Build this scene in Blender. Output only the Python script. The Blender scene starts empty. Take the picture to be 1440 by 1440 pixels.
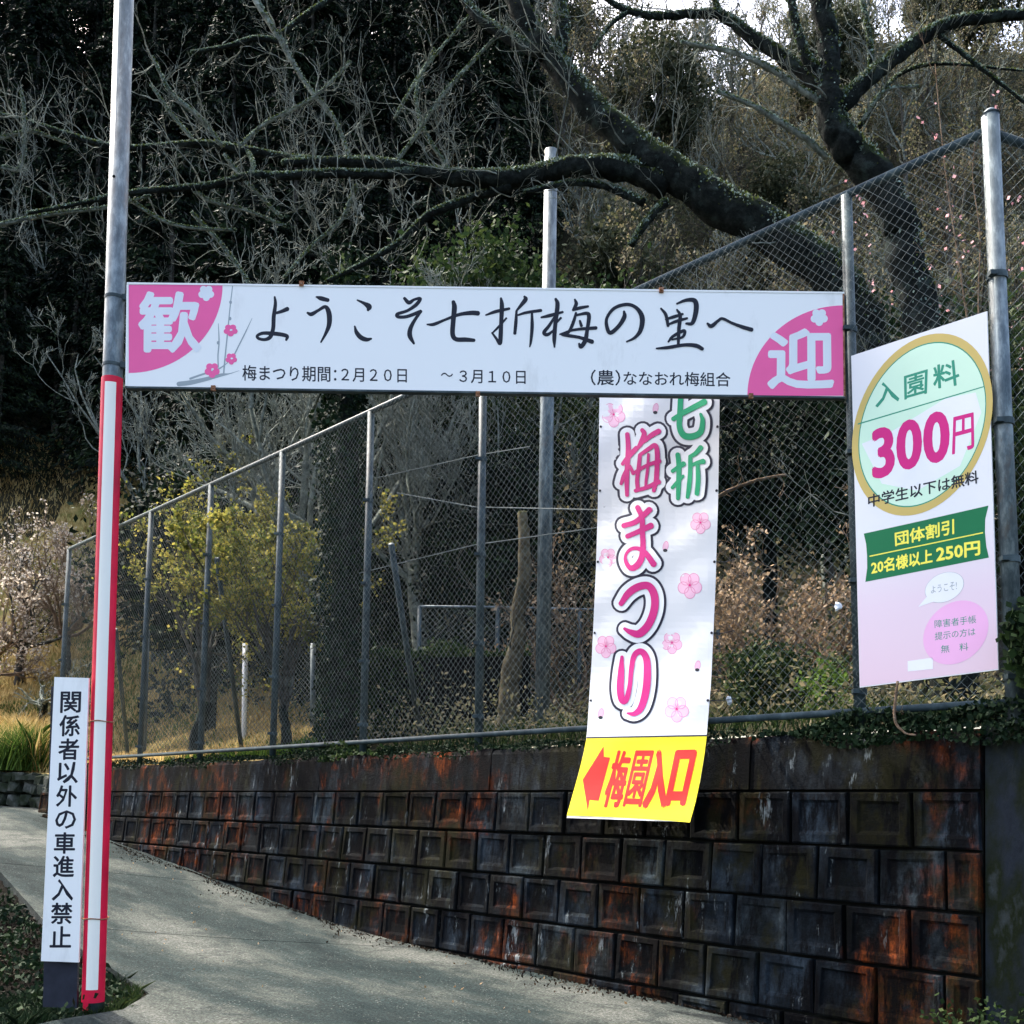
import bpy, bmesh, math, random
import numpy as np
from mathutils import Matrix, Vector

random.seed(7)
RG = np.random.default_rng(7)
SC = bpy.context.scene
COL = SC.collection
R = math.radians
PI = math.pi

# ------------------------------------------------------------------ camera
FPX, CX, CY, PITCH, ROLL, EYE = 1443.0, 720.0, 975.0, R(6.0), 0.009, 1.6
cd = bpy.data.cameras.new('camera')
cam = bpy.data.objects.new('camera', cd)
COL.objects.link(cam)
cd.sensor_width = 36.0
cd.lens = FPX / 1440 * 36.0
cd.shift_y = (CY - 720) / 1440
cd.clip_start = 0.05
cd.clip_end = 1000
cam.matrix_world = Matrix.Translation((0, 0, EYE)) @ Matrix.Rotation(R(90) + PITCH, 4, 'X') @ Matrix.Rotation(ROLL, 4, 'Z')
SC.camera = cam

# ------------------------------------------------------------------ sky and sun
SUN_EL = R(54)
SUN_H = Vector((-0.67, 0.74, 0)).normalized()        # sun stands up the valley, front left
sundir = Vector((SUN_H.x * math.cos(SUN_EL), SUN_H.y * math.cos(SUN_EL), math.sin(SUN_EL)))
W = bpy.data.worlds.new('World')
SC.world = W
W.use_nodes = True
wn = W.node_tree.nodes
wl = W.node_tree.links
wn.clear()
wo = wn.new('ShaderNodeOutputWorld')
wb = wn.new('ShaderNodeBackground')
sky = wn.new('ShaderNodeTexSky')
sky.sky_type = 'NISHITA'
sky.sun_disc = False
sky.sun_elevation = SUN_EL
sky.sun_rotation = math.atan2(sundir.x, sundir.y)
sky.air_density = 1.0
sky.dust_density = 6.0
sky.ozone_density = .6
wb.inputs['Strength'].default_value = 0.15
wl.new(sky.outputs[0], wb.inputs[0])
wl.new(wb.outputs[0], wo.inputs[0])
sl = bpy.data.lights.new('sun', 'SUN')
sl.energy = 2.3
sl.angle = R(0.5)
sl.color = (1.0, 0.95, 0.86)
so = bpy.data.objects.new('sun', sl)
COL.objects.link(so)
so.rotation_euler = sundir.to_track_quat('Z', 'Y').to_euler()
so.location = (0, 0, 60)
SC.view_settings.view_transform = 'Standard'
SC.view_settings.look = 'None'
SC.view_settings.exposure = 2.3
SC.view_settings.gamma = 1.0
SC.view_settings.use_curve_mapping = False
SC.cycles.max_bounces = 6
SC.cycles.transparent_max_bounces = 8

# ------------------------------------------------------------------ measuring helpers
def ray(px, py):
    x = px - CX
    y = CY - py
    c, s = math.cos(ROLL), math.sin(ROLL)
    x, y = (c * x - s * y) / FPX, (s * x + c * y) / FPX
    cp, sp = math.cos(PITCH), math.sin(PITCH)
    return np.array([x, cp - sp * y, sp + cp * y])

def P(px, py, Y):
    r = ray(px, py)
    return np.array([0, 0, EYE]) + r * (Y / r[1])

TH = R(43.4)
D2 = np.array([-math.sin(TH), math.cos(TH)])       # along the wall, away from the camera
N2 = np.array([math.cos(TH), math.sin(TH)])        # through the wall
def SN(s, n, z):                                    # wall coordinates to the world
    return np.array([D2[0] * s + N2[0] * n, D2[1] * s + N2[1] * n, z])

def PN(px, py, n):
    r = ray(px, py)
    return np.array([0, 0, EYE]) + r * (n / (r[0] * N2[0] + r[1] * N2[1]))

ZR = ([-40, -20, 0, 4.3, 7.05, 8.8, 10.1, 11.8, 14.3, 16.3, 19, 21, 24, 30, 45],
      [-.9, -.6, -.1, .03, .11, .17, .26, .46, .74, .95, 1.22, 1.38, 1.5, 1.7, 2.0])
def zroad(x, y):
    s = D2[0] * x + D2[1] * y
    v = 0
    for k in (-.8, -.4, 0, .4, .8):
        v = v + np.interp(s + k, *ZR)
    return v / 5

# ------------------------------------------------------------------ object helpers
def tag(o, label=None, cat=None, group=None, kind=None):
    if label: o['label'] = label
    if cat: o['category'] = cat
    if group: o['group'] = group
    if kind: o['kind'] = kind
    return o

def empty(name, loc=(0, 0, 0), rz=0.0):
    o = bpy.data.objects.new(name, None)
    COL.objects.link(o)
    o.location = loc
    o.rotation_euler = (0, 0, rz)
    o.empty_display_size = 0.2
    return o

def link(name, me, mat=None, parent=None, smooth=False):
    o = bpy.data.objects.new(name, me)
    COL.objects.link(o)
    if mat is not None and len(me.materials) == 0:
        me.materials.append(mat)
    if smooth:
        me.polygons.foreach_set('use_smooth', [True] * len(me.polygons))
    if parent is not None:
        o.parent = parent
        o.matrix_parent_inverse = Matrix.Translation(-Vector(parent.location)) if parent.rotation_euler[2] == 0 else (Matrix.Translation(parent.location) @ Matrix.Rotation(parent.rotation_euler[2], 4, 'Z')).inverted()
    return o

def npmesh(name, V, F, k):
    me = bpy.data.meshes.new(name)
    V = np.asarray(V, dtype=np.float32)
    F = np.asarray(F, dtype=np.int32)
    me.vertices.add(len(V))
    me.vertices.foreach_set('co', V.ravel())
    me.loops.add(F.size)
    me.loops.foreach_set('vertex_index', F.ravel())
    me.polygons.add(len(F))
    me.polygons.foreach_set('loop_start', np.arange(0, F.size, k, dtype=np.int32))
    me.update(calc_edges=True)
    return me

class MB:
    """collects boxes, tubes and free faces into one mesh"""
    def __init__(s):
        s.v, s.f = [], []
    def add(s, vs, fs):
        b = len(s.v)
        s.v += [tuple(map(float, p)) for p in vs]
        s.f += [tuple(i + b for i in f) for f in fs]
    def hexa(s, c):      # eight corners: bottom four, top four
        s.add(c, [(0, 3, 2, 1), (4, 5, 6, 7), (0, 1, 5, 4), (1, 2, 6, 5), (2, 3, 7, 6), (3, 0, 4, 7)])
    def box(s, c, sx, sy, sz):
        x, y, z = c
        sx, sy, sz = sx / 2, sy / 2, sz / 2
        s.hexa([(x - sx, y - sy, z - sz), (x + sx, y - sy, z - sz), (x + sx, y + sy, z - sz), (x - sx, y + sy, z - sz),
                (x - sx, y - sy, z + sz), (x + sx, y - sy, z + sz), (x + sx, y + sy, z + sz), (x - sx, y + sy, z + sz)])
    def tube(s, pts, rad, k=10, caps=True, wob=0.0, seed=0):
        pts = [np.asarray(p, float) for p in pts]
        if not hasattr(rad, '__len__'):
            rad = [rad] * len(pts)
        rnd = random.Random(seed)
        b = len(s.v)
        ref = np.array([0.31, 0.22, 0.93])
        a0 = pts[-1] - pts[0]
        a0 = a0 / np.linalg.norm(a0)
        if abs(a0 @ ref) > 0.9:
            ref = np.array([1.0, 0.1, 0.0])
        for i, p in enumerate(pts):
            a = pts[min(i + 1, len(pts) - 1)] - pts[max(i - 1, 0)]
            a = a / (np.linalg.norm(a) + 1e-9)
            u = np.cross(a, ref); u /= np.linalg.norm(u)
            v = np.cross(a, u)
            for j in range(k):
                t = 2 * PI * j / k
                r = rad[i] * (1 + wob * (rnd.random() - .5) * 2)
                s.v.append(tuple(p + (math.cos(t) * u + math.sin(t) * v) * r))
        for i in range(len(pts) - 1):
            for j in range(k):
                a = b + i * k + j
                c = b + i * k + (j + 1) % k
                s.f.append((a, c, c + k, a + k))
        if caps:
            s.f.append(tuple(b + j for j in range(k))[::-1])
            e = b + (len(pts) - 1) * k
            s.f.append(tuple(e + j for j in range(k)))
    def mesh(s, name):
        me = bpy.data.meshes.new(name)
        me.from_pydata(s.v, [], s.f)
        me.update()
        return me
    def build(s, name, mat, parent=None, smooth=False):
        return link(name, s.mesh(name), mat, parent, smooth)

def seg_mesh(name, segs, k=3):
    A = np.array([np.concatenate([q[0], q[1], [q[2], q[3]]]) for q in segs])
    p0, p1, r0, r1 = A[:, :3], A[:, 3:6], A[:, 6], A[:, 7]
    a = p1 - p0
    a /= (np.linalg.norm(a, axis=1, keepdims=True) + 1e-9)
    ref = np.where(np.abs(a[:, 2:3]) > 0.9, np.array([[1.0, 0, 0]]), np.array([[0, 0, 1.0]]))
    u = np.cross(a, ref); u /= np.linalg.norm(u, axis=1, keepdims=True)
    v = np.cross(a, u)
    vs = []
    for j in range(k):
        t = 2 * PI * j / k
        vs.append(p0 + (math.cos(t) * u + math.sin(t) * v) * r0[:, None])
    for j in range(k):
        t = 2 * PI * j / k
        vs.append(p1 + (math.cos(t) * u + math.sin(t) * v) * r1[:, None])
    V = np.stack(vs, 1).reshape(-1, 3)
    n = len(A)
    base = (np.arange(n) * 2 * k)[:, None]
    F = []
    for j in range(k):
        F.append(np.concatenate([base + j, base + (j + 1) % k, base + k + (j + 1) % k, base + k + j], 1))
    F = np.stack(F, 1).reshape(-1, 4)
    return npmesh(name, V, F, 4)

def leaf_mesh(name, C, size, aspect=0.5, up=0.0, rng=RG, hang=None):
    C = np.asarray(C, float)
    n = len(C)
    sz = size * (0.6 + 0.8 * rng.random(n))
    a = rng.normal(size=(n, 3))
    a[:, 2] += up
    if hang is not None:
        a = a * 0.5 + hang
    a /= np.linalg.norm(a, axis=1, keepdims=True)
    b = np.cross(a, rng.normal(size=(n, 3)))
    b /= (np.linalg.norm(b, axis=1, keepdims=True) + 1e-9)
    a = a * sz[:, None]
    b = b * sz[:, None] * aspect * .5
    V = np.stack([C - a * .5, C + b, C + a * .5, C - b], 1).reshape(-1, 3)
    F = np.arange(n * 4).reshape(-1, 4)
    return npmesh(name, V, F, 4)

def blade_mesh(name, C, h, w, lean=0.35, rng=RG):
    C = np.asarray(C, float)
    n = len(C)
    hh = h * (0.5 + rng.random(n))
    t = rng.random(n) * 2 * PI
    side = np.stack([np.cos(t), np.sin(t), np.zeros(n)], 1) * w * .5
    ln = rng.normal(size=(n, 2)) * lean
    mid = C + np.stack([ln[:, 0] * hh * .35, ln[:, 1] * hh * .35, hh * .6], 1)
    tip = C + np.stack([ln[:, 0] * hh, ln[:, 1] * hh, hh], 1)
    V = np.stack([C - side, C + side, mid + side * .7, tip, mid - side * .7], 1).reshape(-1, 3)
    F = np.arange(n * 5).reshape(-1, 5)
    return npmesh(name, V, F, 5)

# ------------------------------------------------------------------ materials
def new_mat(name, rough=0.8, spec=0.3):
    m = bpy.data.materials.new(name)
    m.use_nodes = True
    b = m.node_tree.nodes['Principled BSDF']
    b.inputs['Roughness'].default_value = rough
    b.inputs['Specular IOR Level'].default_value = spec
    return m, m.node_tree.nodes, m.node_tree.links, b

def N(ns, t, **kw):
    n = ns.new(t)
    for k, v in kw.items():
        setattr(n, k, v)
    return n

def noise(ns, ls, scale, detail=4, rough=.55, vec=None, stretch=None):
    t = N(ns, 'ShaderNodeTexNoise')
    t.inputs['Scale'].default_value = scale
    t.inputs['Detail'].default_value = detail
    t.inputs['Roughness'].default_value = rough
    if vec is None:
        g = N(ns, 'ShaderNodeNewGeometry')
        vec = g.outputs['Position']
    if stretch:
        mp = N(ns, 'ShaderNodeMapping')
        mp.inputs['Scale'].default_value = stretch
        ls.new(vec, mp.inputs[0])
        vec = mp.outputs[0]
    ls.new(vec, t.inputs['Vector'])
    return t.outputs['Fac']

def ramp(ns, ls, fac, stops, interp='LINEAR'):
    r = N(ns, 'ShaderNodeValToRGB')
    r.color_ramp.interpolation = interp
    el = r.color_ramp.elements
    while len(el) < len(stops):
        el.new(0.5)
    for e, (p, c) in zip(el, stops):
        e.position = p
        e.color = (c, c, c, 1) if not hasattr(c, '__len__') else (*c, 1)
    ls.new(fac, r.inputs[0])
    return r.outputs[0]

def mix(ns, ls, fac, a, b, mode='MIX'):
    m = N(ns, 'ShaderNodeMix', data_type='RGBA', blend_type=mode)
    if hasattr(fac, 'links'): ls.new(fac, m.inputs[0])
    else: m.inputs[0].default_value = fac
    for v, i in ((a, 6), (b, 7)):
        if hasattr(v, 'links'): ls.new(v, m.inputs[i])
        else: m.inputs[i].default_value = (*v, 1)
    return m.outputs[2]

def bump(ns, ls, b, h, strength=.4, dist=.02):
    n = N(ns, 'ShaderNodeBump')
    n.inputs['Strength'].default_value = strength
    n.inputs['Distance'].default_value = dist
    ls.new(h, n.inputs['Height'])
    ls.new(n.outputs[0], b.inputs['Normal'])

def m_plain(name, col, rough=.5, spec=.4, metal=0, var=.12, scale=9):
    m, ns, ls, b = new_mat(name, rough, spec)
    b.inputs['Metallic'].default_value = metal
    f = noise(ns, ls, scale, 5)
    lo = tuple(c * (1 - var) for c in col)
    hi = tuple(min(1, c * (1 + var)) for c in col)
    ls.new(ramp(ns, ls, f, [(.3, lo), (.7, hi)]), b.inputs['Base Color'])
    return m

def m_mix(name, cols, scale=4, rough=.9, bs=.5, bd=.02, stretch=None, spec=.04, detail=8):
    m, ns, ls, b = new_mat(name, rough, spec)
    f = noise(ns, ls, scale, detail, .65, stretch=stretch)
    k = len(cols)
    ls.new(ramp(ns, ls, f, [(.3 + .4 * i / (k - 1), c) for i, c in enumerate(cols)]), b.inputs['Base Color'])
    f2 = noise(ns, ls, scale * 7, 4, .7, stretch=stretch)
    bump(ns, ls, b, f2, bs, bd)
    return m

def m_leaf(name, cols, transl=.35, rough=.6):
    """leaves: the colour of each leaf is its own, drawn from the list"""
    m, ns, ls, b = new_mat(name, max(rough, .75), .10)
    g = N(ns, 'ShaderNodeNewGeometry')
    f = noise(ns, ls, .9, 3)
    a = N(ns, 'ShaderNodeMath', operation='MULTIPLY_ADD')
    ls.new(g.outputs['Random Per Island'], a.inputs[0])
    a.inputs[1].default_value = .7
    s = N(ns, 'ShaderNodeMath', operation='MULTIPLY_ADD')
    ls.new(f, s.inputs[0]); s.inputs[1].default_value = 1.2; s.inputs[2].default_value = -.45
    ls.new(s.outputs[0], a.inputs[2])
    k = len(cols)
    c = ramp(ns, ls, a.outputs[0], [(i / (k - 1), c) for i, c in enumerate(cols)])
    ls.new(c, b.inputs['Base Color'])
    if transl:
        t = N(ns, 'ShaderNodeBsdfTranslucent')
        ls.new(c, t.inputs[0])
        mx = N(ns, 'ShaderNodeMixShader')
        mx.inputs[0].default_value = transl
        ls.new(b.outputs[0], mx.inputs[1])
        ls.new(t.outputs[0], mx.inputs[2])
        ls.new(mx.outputs[0], ns['Material Output'].inputs[0])
    return m

M = {}
M['galv'] = None
def m_galv():
    m, ns, ls, b = new_mat('galvanised_steel', .5, .5)
    b.inputs['Metallic'].default_value = .35
    f = noise(ns, ls, 14, 6, .7, stretch=(1, 1, .35))
    c = ramp(ns, ls, f, [(.34, (.035, .052, .060)), (.5, (.085, .112, .122)), (.64, (.19, .23, .235))])
    f2 = noise(ns, ls, 3.0, 6, .75, stretch=(1, 1, .5))
    c = mix(ns, ls, ramp(ns, ls, f2, [(.56, 0.), (.66, .6)]), c, (.10, .075, .055))
    ls.new(c, b.inputs['Base Color'])
    return m
M['galv'] = m_galv()
M['post'] = m_mix('weathered_fence_steel', [(.012, .024, .028), (.032, .050, .055), (.07, .10, .105)], 7, .6, .15, .003, spec=.3)
M['wire'] = m_mix('zinc_wire', [(.07, .09, .09), (.19, .22, .215)], 5, .75, .0, .001, spec=.15)
M['rust'] = m_mix('rusty_iron', [(.10, .04, .02), (.28, .13, .07), (.45, .30, .22)], 30, .9, .3, .002)
M['dark'] = m_plain('dark_board', (.022, .024, .034), .7, .2, 0, .3)

def m_print(name, col, rough=.45, var=.04):
    return m_plain(name, col, rough, .18, 0, var, 3)
def m_white_sheet(name, col=(.86, .85, .81), dirt=.45):
    m, ns, ls, b = new_mat(name, .42, .45)
    f = noise(ns, ls, 3.5, 8, .7, stretch=(1, 1, .3))
    c = mix(ns, ls, ramp(ns, ls, f, [(.58, 0.), (.80, dirt)]), col, (.45, .43, .38))
    ls.new(c, b.inputs['Base Color'])
    return m
M['white'] = m_white_sheet('white_enamel')
M['vinyl'] = m_white_sheet('white_vinyl', (.60, .62, .64), .3)
M['board'] = m_white_sheet('white_price_board', (.70, .71, .72), .2)
M['ink'] = m_print('black_ink', (.012, .014, .024))
M['navy'] = m_print('navy_outline_ink', (.015, .014, .035))
M['pink'] = m_print('pink_print', (.90, .13, .34))
M['magenta'] = m_print('magenta_print', (.60, .015, .20))
M['green'] = m_print('green_print', (.0, .33, .14))
M['teal'] = m_print('teal_print', (.03, .27, .17))
M['dgreen'] = m_print('dark_green_ribbon_print', (.004, .15, .055))
M['yellow'] = m_print('yellow_print', (.62, .53, .004))
M['ytext'] = m_print('yellow_lettering_print', (.88, .80, .10))
M['red'] = m_print('red_print', (.58, .006, .003))
M['whitep'] = m_print('white_print', (.76, .78, .80))
M['ppink'] = m_print('pale_pink_print', (.70, .42, .55))
M['pline'] = m_print('pink_line_print', (.62, .20, .35))
M['gray'] = m_print('grey_twig_print', (.33, .37, .38))
M['gold'] = m_print('gold_print', (.55, .42, .13))
M['pgreen'] = m_print('pale_green_print', (.58, .80, .62))
M['lav'] = m_print('lilac_print', (.78, .42, .66))
M['rred'] = m_print('red_reflective_sheet', (.62, .012, .045), .4, .28)
M['rwhite'] = m_white_sheet('white_reflective_sheet', (.84, .81, .72), .5)

# ------------------------------------------------------------------ printed artwork laid on a surface
class Art:
    """flat print: polygons drawn flat, then laid on the sign's own surface as a thin film"""
    def __init__(s, surf, cuts=None, xcuts=()):
        s.xcuts = xcuts
        s.surf, s.cuts, s.g, s.cur, s.n = surf, cuts, {}, None, 0
    def part(s, name=None, kind=None):
        s.n += 1
        s.cur = (name, kind, s.n) if name else None
    def poly(s, pts, key, lay=1.0):
        v, f = s.g.setdefault((key, s.cur), ([], []))
        b = len(v)
        v += [(x, y, lay) for x, y in pts]
        f.append(tuple(range(b, b + len(pts))))
    def mesh(s, vs, fs, key):
        v, f = s.g.setdefault((key, s.cur), ([], []))
        b = len(v)
        v += vs
        f += [tuple(i + b for i in q) for q in fs]
    def ell(s, c, rx, ry, key, lay=1.0, n=40, rot=0.0, skew=0.0, a0=0, a1=2 * PI, inner=None):
        def pt(t, k):
            x, y = rx * k * math.cos(t), ry * k * math.sin(t)
            x, y = x * math.cos(rot) - y * math.sin(rot), x * math.sin(rot) + y * math.cos(rot)
            return (c[0] + x, c[1] + y + skew * x)
        if inner is None:
            s.poly([pt(a0 + (a1 - a0) * i / n, 1) for i in range(n)], key, lay)
        else:
            vs, fs = [], []
            for i in range(n + 1):
                t = a0 + (a1 - a0) * i / n
                vs += [(*pt(t, inner), lay), (*pt(t, 1), lay)]
                if i: fs.append((2 * i - 2, 2 * i - 1, 2 * i + 1, 2 * i))
            s.mesh(vs, fs, key)
    def stroke(s, pts, key, lay=1.0, grow=0.0, o=(0, 0), k=1.0, taper=True):
        """a brush stroke: points (x, y, width) in enlarged coordinates"""
        p = np.array([(o[0] + a / k, o[1] + b / k, w / k + 2 * grow) for a, b, w in pts])
        q = np.vstack([2 * p[0] - p[1], p, 2 * p[-1] - p[-2]])
        S = []
        m = 7
        for i in range(1, len(q) - 2):
            for j in range(m):
                t = j / m
                S.append(.5 * ((2 * q[i]) + (-q[i - 1] + q[i + 1]) * t + (2 * q[i - 1] - 5 * q[i] + 4 * q[i + 1] - q[i + 2]) * t * t
                               + (-q[i - 1] + 3 * q[i] - 3 * q[i + 1] + q[i + 2]) * t ** 3))
        S.append(q[-2])
        S = np.array(S)
        T = np.gradient(S[:, :2], axis=0)
        T /= (np.linalg.norm(T, axis=1, keepdims=True) + 1e-9)
        Nn = np.stack([-T[:, 1], T[:, 0]], 1)
        w = np.maximum(S[:, 2:3], .15) * .5
        L, Rr = S[:, :2] + Nn * w, S[:, :2] - Nn * w
        vs, fs = [], []
        n = len(S)
        for i in range(n):
            z = lay + .10 * i / n
            vs += [(*L[i], z), (*Rr[i], z)]
            if i: fs.append((2 * i - 2, 2 * i - 1, 2 * i + 1, 2 * i))
        for e, sg in ((0, -1), (n - 1, 1)):          # round ends
            b = len(vs)
            r = w[e, 0]
            z = lay + (.10 if e else 0.0)
            ring = []
            for j in range(9):
                a = PI * j / 8
                off = Nn[e] * math.cos(a) * r + T[e] * sg * math.sin(a) * r * (.9)
                ring.append((*(S[e, :2] + off), z))
            vs += ring
            fs.append(tuple(range(b, b + 9)))
        s.mesh(vs, fs, key)
    def text(s, body, quad, key, lay=1.0, bold=0.0, res=2):
        keep = s.cur
        s.part('character' if len(body) == 1 else 'lettering', None if len(body) == 1 else 'stuff')
        cu = bpy.data.curves.new('text', 'FONT')
        cu.body = body
        cu.resolution_u = res
        o = bpy.data.objects.new('text', cu)
        COL.objects.link(o)
        dg = bpy.context.evaluated_depsgraph_get()
        me = o.evaluated_get(dg).to_mesh()
        X = np.empty(len(me.vertices) * 3)
        me.vertices.foreach_get('co', X)
        X = X.reshape(-1, 3)
        fs = [tuple(p.vertices) for p in me.polygons]
        bpy.data.objects.remove(o)
        bpy.data.curves.remove(cu)
        if not len(X):
            return
        mn, mx = X.min(0), X.max(0)
        u = (X[:, 0] - mn[0]) / (mx[0] - mn[0])
        v = (mx[1] - X[:, 1]) / (mx[1] - mn[1] + 1e-9)
        tl, tr, br, bl = [np.array(q, float) for q in quad]
        Q = (1 - u)[:, None] * (1 - v)[:, None] * tl + u[:, None] * (1 - v)[:, None] * tr + u[:, None] * v[:, None] * br + (1 - u)[:, None] * v[:, None] * bl
        if bold:
            h = (np.linalg.norm(tl - bl) / max(1, mx[1] - mn[1])) * bold
            for i in range(8):
                a = 2 * PI * i / 8
                s.mesh([(x + math.cos(a) * h, y + math.sin(a) * h, lay + .03 + .03 * i) for x, y in Q], fs, key)
        s.mesh([(a, b, lay) for a, b in Q], fs, key)
        s.cur = keep
    def build(s, parent, names):
        for (key, cur), (v, f) in s.g.items():
            nm = cur[0] if cur else names[key]
            me = bpy.data.meshes.new(nm)
            me.from_pydata(v, [], f)
            if s.cuts:
                bm = bmesh.new()
                bm.from_mesh(me)
                for c in s.cuts:
                    bmesh.ops.bisect_plane(bm, geom=bm.verts[:] + bm.edges[:] + bm.faces[:], plane_co=(0, c, 0), plane_no=(0, 1, 0))
                for c in s.xcuts:
                    bmesh.ops.bisect_plane(bm, geom=bm.verts[:] + bm.edges[:] + bm.faces[:], plane_co=(c, 0, 0), plane_no=(1, 0, 0))
                bm.to_mesh(me)
                bm.free()
            for p in me.vertices:
                p.co = s.surf(*p.co)
            me.update()
            o = link(nm, me, M[key], parent)
            if cur and cur[1]: o['kind'] = cur[1]

def box_quad(x0, y0, x1, y1, sl=0.0):
    return [(x0, y0), (x1, y0 + sl), (x1, y1 + sl), (x0, y1)]

def flower(A, c, r, fill, line, lay, n=5, ph=.3, sx=1.0):
    """five-petal plum blossom print"""
    A.part('printed_flower')
    for i in range(n):
        a = ph + 2 * PI * i / n
        pc = (c[0] + math.cos(a) * r * .58 * sx, c[1] + math.sin(a) * r * .58)
        A.ell(pc, r * .46 * sx, r * .46, fill, lay + .02 * i, 14)
        if line:
            A.ell(pc, r * .48 * sx, r * .48, line, lay + .3 + .02 * i, 16, inner=.90)
    if line:
        for i in range(7):
            a = ph - PI * .9 + i * .28
            A.stroke([(c[0], c[1], .5), (c[0] + math.cos(a) * r * .45 * sx, c[1] + math.sin(a) * r * .45, .4)], line, lay + .5 + .03 * i)
        A.ell(c, r * .1, r * .1, 'magenta', lay + .8, 8)
    A.part()

# ------------------------------------------------------------------ THE GROUND
M['concrete_road'] = None
def m_road():
    m, ns, ls, b = new_mat('worn_concrete_road', .92, .08)
    g = N(ns, 'ShaderNodeNewGeometry')
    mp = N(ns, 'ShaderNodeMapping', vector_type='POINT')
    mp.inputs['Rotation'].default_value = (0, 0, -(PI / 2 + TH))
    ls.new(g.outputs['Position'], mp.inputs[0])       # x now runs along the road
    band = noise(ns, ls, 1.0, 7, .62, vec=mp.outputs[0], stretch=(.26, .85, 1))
    c = ramp(ns, ls, band, [(.38, (.008, .015, .016)), (.46, (.020, .031, .031)), (.53, (.052, .061, .055)), (.62, (.098, .104, .093))])  # dark band: damp staining plus dappled tree shade painted into the colour
    st = noise(ns, ls, 2.6, 7, .7)
    c = mix(ns, ls, ramp(ns, ls, st, [(.49, 0.), (.60, .6)]), c, (.016, .024, .024))  # darker blotches, stains and painted-in tree shade together
    fine = noise(ns, ls, 48, 5, .85)
    c = mix(ns, ls, 1.0, c, ramp(ns, ls, fine, [(.36, .25), (.47, .75), (.56, 1.15), (.66, 2.0)]), 'MULTIPLY')
    v = N(ns, 'ShaderNodeTexVoronoi')
    v.inputs['Scale'].default_value = 34
    ls.new(g.outputs['Position'], v.inputs['Vector'])
    pts = ramp(ns, ls, v.outputs['Distance'], [(.12, 1.), (.26, 0.)])
    sc = noise(ns, ls, 7, 4)
    mm = N(ns, 'ShaderNodeMath', operation='MULTIPLY')
    ls.new(pts, mm.inputs[0]); ls.new(ramp(ns, ls, sc, [(.46, 0.), (.58, .42)]), mm.inputs[1])
    c = mix(ns, ls, mm.outputs[0], c, (.26, .27, .24))
    ls.new(c, b.inputs['Base Color'])
    bump(ns, ls, b, fine, .8, .02)
    return m
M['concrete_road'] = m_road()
M['soil'] = m_mix('leaf_littered_soil', [(.001, .001, .001), (.003, .0028, .002), (.008, .006, .004)], 6, .95, .8, .03)
M['slope'] = m_mix('winter_grass_slope', [(.08, .10, .025), (.20, .18, .055), (.36, .26, .10), (.46, .34, .14)], 1.1, .95, .8, .05)
M['forest_floor'] = m_mix('wooded_mountain_ground', [(.012, .014, .008), (.03, .028, .016), (.06, .05, .03)], .5, .95, .8, .2)

YB = ([-80, -45, -18, -9.3, -8.2, 3.3, 14, 40, 80], [30, 27, 23.3, 20.7, 18.9, 6.75, 13, 24, 30])
H0 = ([-80, -18, -9.3, -8.2, 3.3, 14, 80], [2.6, 2.25, 2.05, 2.08, 2.15, 2.3, 3.0])
def back_h(x, y):
    dd = np.maximum(0, y - np.interp(x, *YB))
    z = np.interp(x, *H0) + np.interp(dd, [0, .5, 8, 16, 40], [0, .03, .9, 3.4, 12])
    top = 42 - 5 * np.exp(-((x - 9.5) / 7.0) ** 2)
    m = np.interp(y, [25, 32, 62, 72, 120], [0, 2.2, 26, 30, 30]) * top / 30
    z = z + m
    z = z + .12 * np.sin(x * 1.3 + y * .7) * np.clip(dd - 1, 0, 1) + .5 * np.sin(x * .31 + 1.0) * np.sin(y * .23) * np.clip(dd / 12, 0, 1)
    return z

def build_slope():
    xs = np.concatenate([np.arange(-80, -30, 2.0), np.arange(-30, 25, .5), np.arange(25, 81, 2.0)])
    ds = np.concatenate([np.arange(0.0, 20, .5), np.arange(20, 110, 1.5)])
    V, idx = [], []
    for i, x in enumerate(xs):
        y0 = np.interp(x, *YB)
        y = y0 + ds
        V.append(np.stack([np.full(len(ds), x), y, back_h(x, y)], 1))
    V = np.concatenate(V)
    nx, nd = len(xs), len(ds)
    i, j = np.meshgrid(np.arange(nx - 1), np.arange(nd - 1), indexing='ij')
    a = (i * nd + j).ravel()
    F = np.stack([a, a + nd, a + nd + 1, a + 1], 1)
    me = npmesh('hillside', V, F, 4)
    me.materials.append(M['slope'])
    me.materials.append(M['forest_floor'])
    cy = V[F[:, 0], 1]; cx = V[F[:, 0], 0]
    lim = np.where(cx < -6.5, 36, 25) + 2 * np.sin(cx * .8)
    me.polygons.foreach_set('material_index', ((cy > lim) | (cx > -3.4 + .5 * np.sin(cy * 2))).astype(np.int32))
    o = link('hillside', me, None, None, True)
    tag(o, kind='structure')
build_slope()

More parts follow.
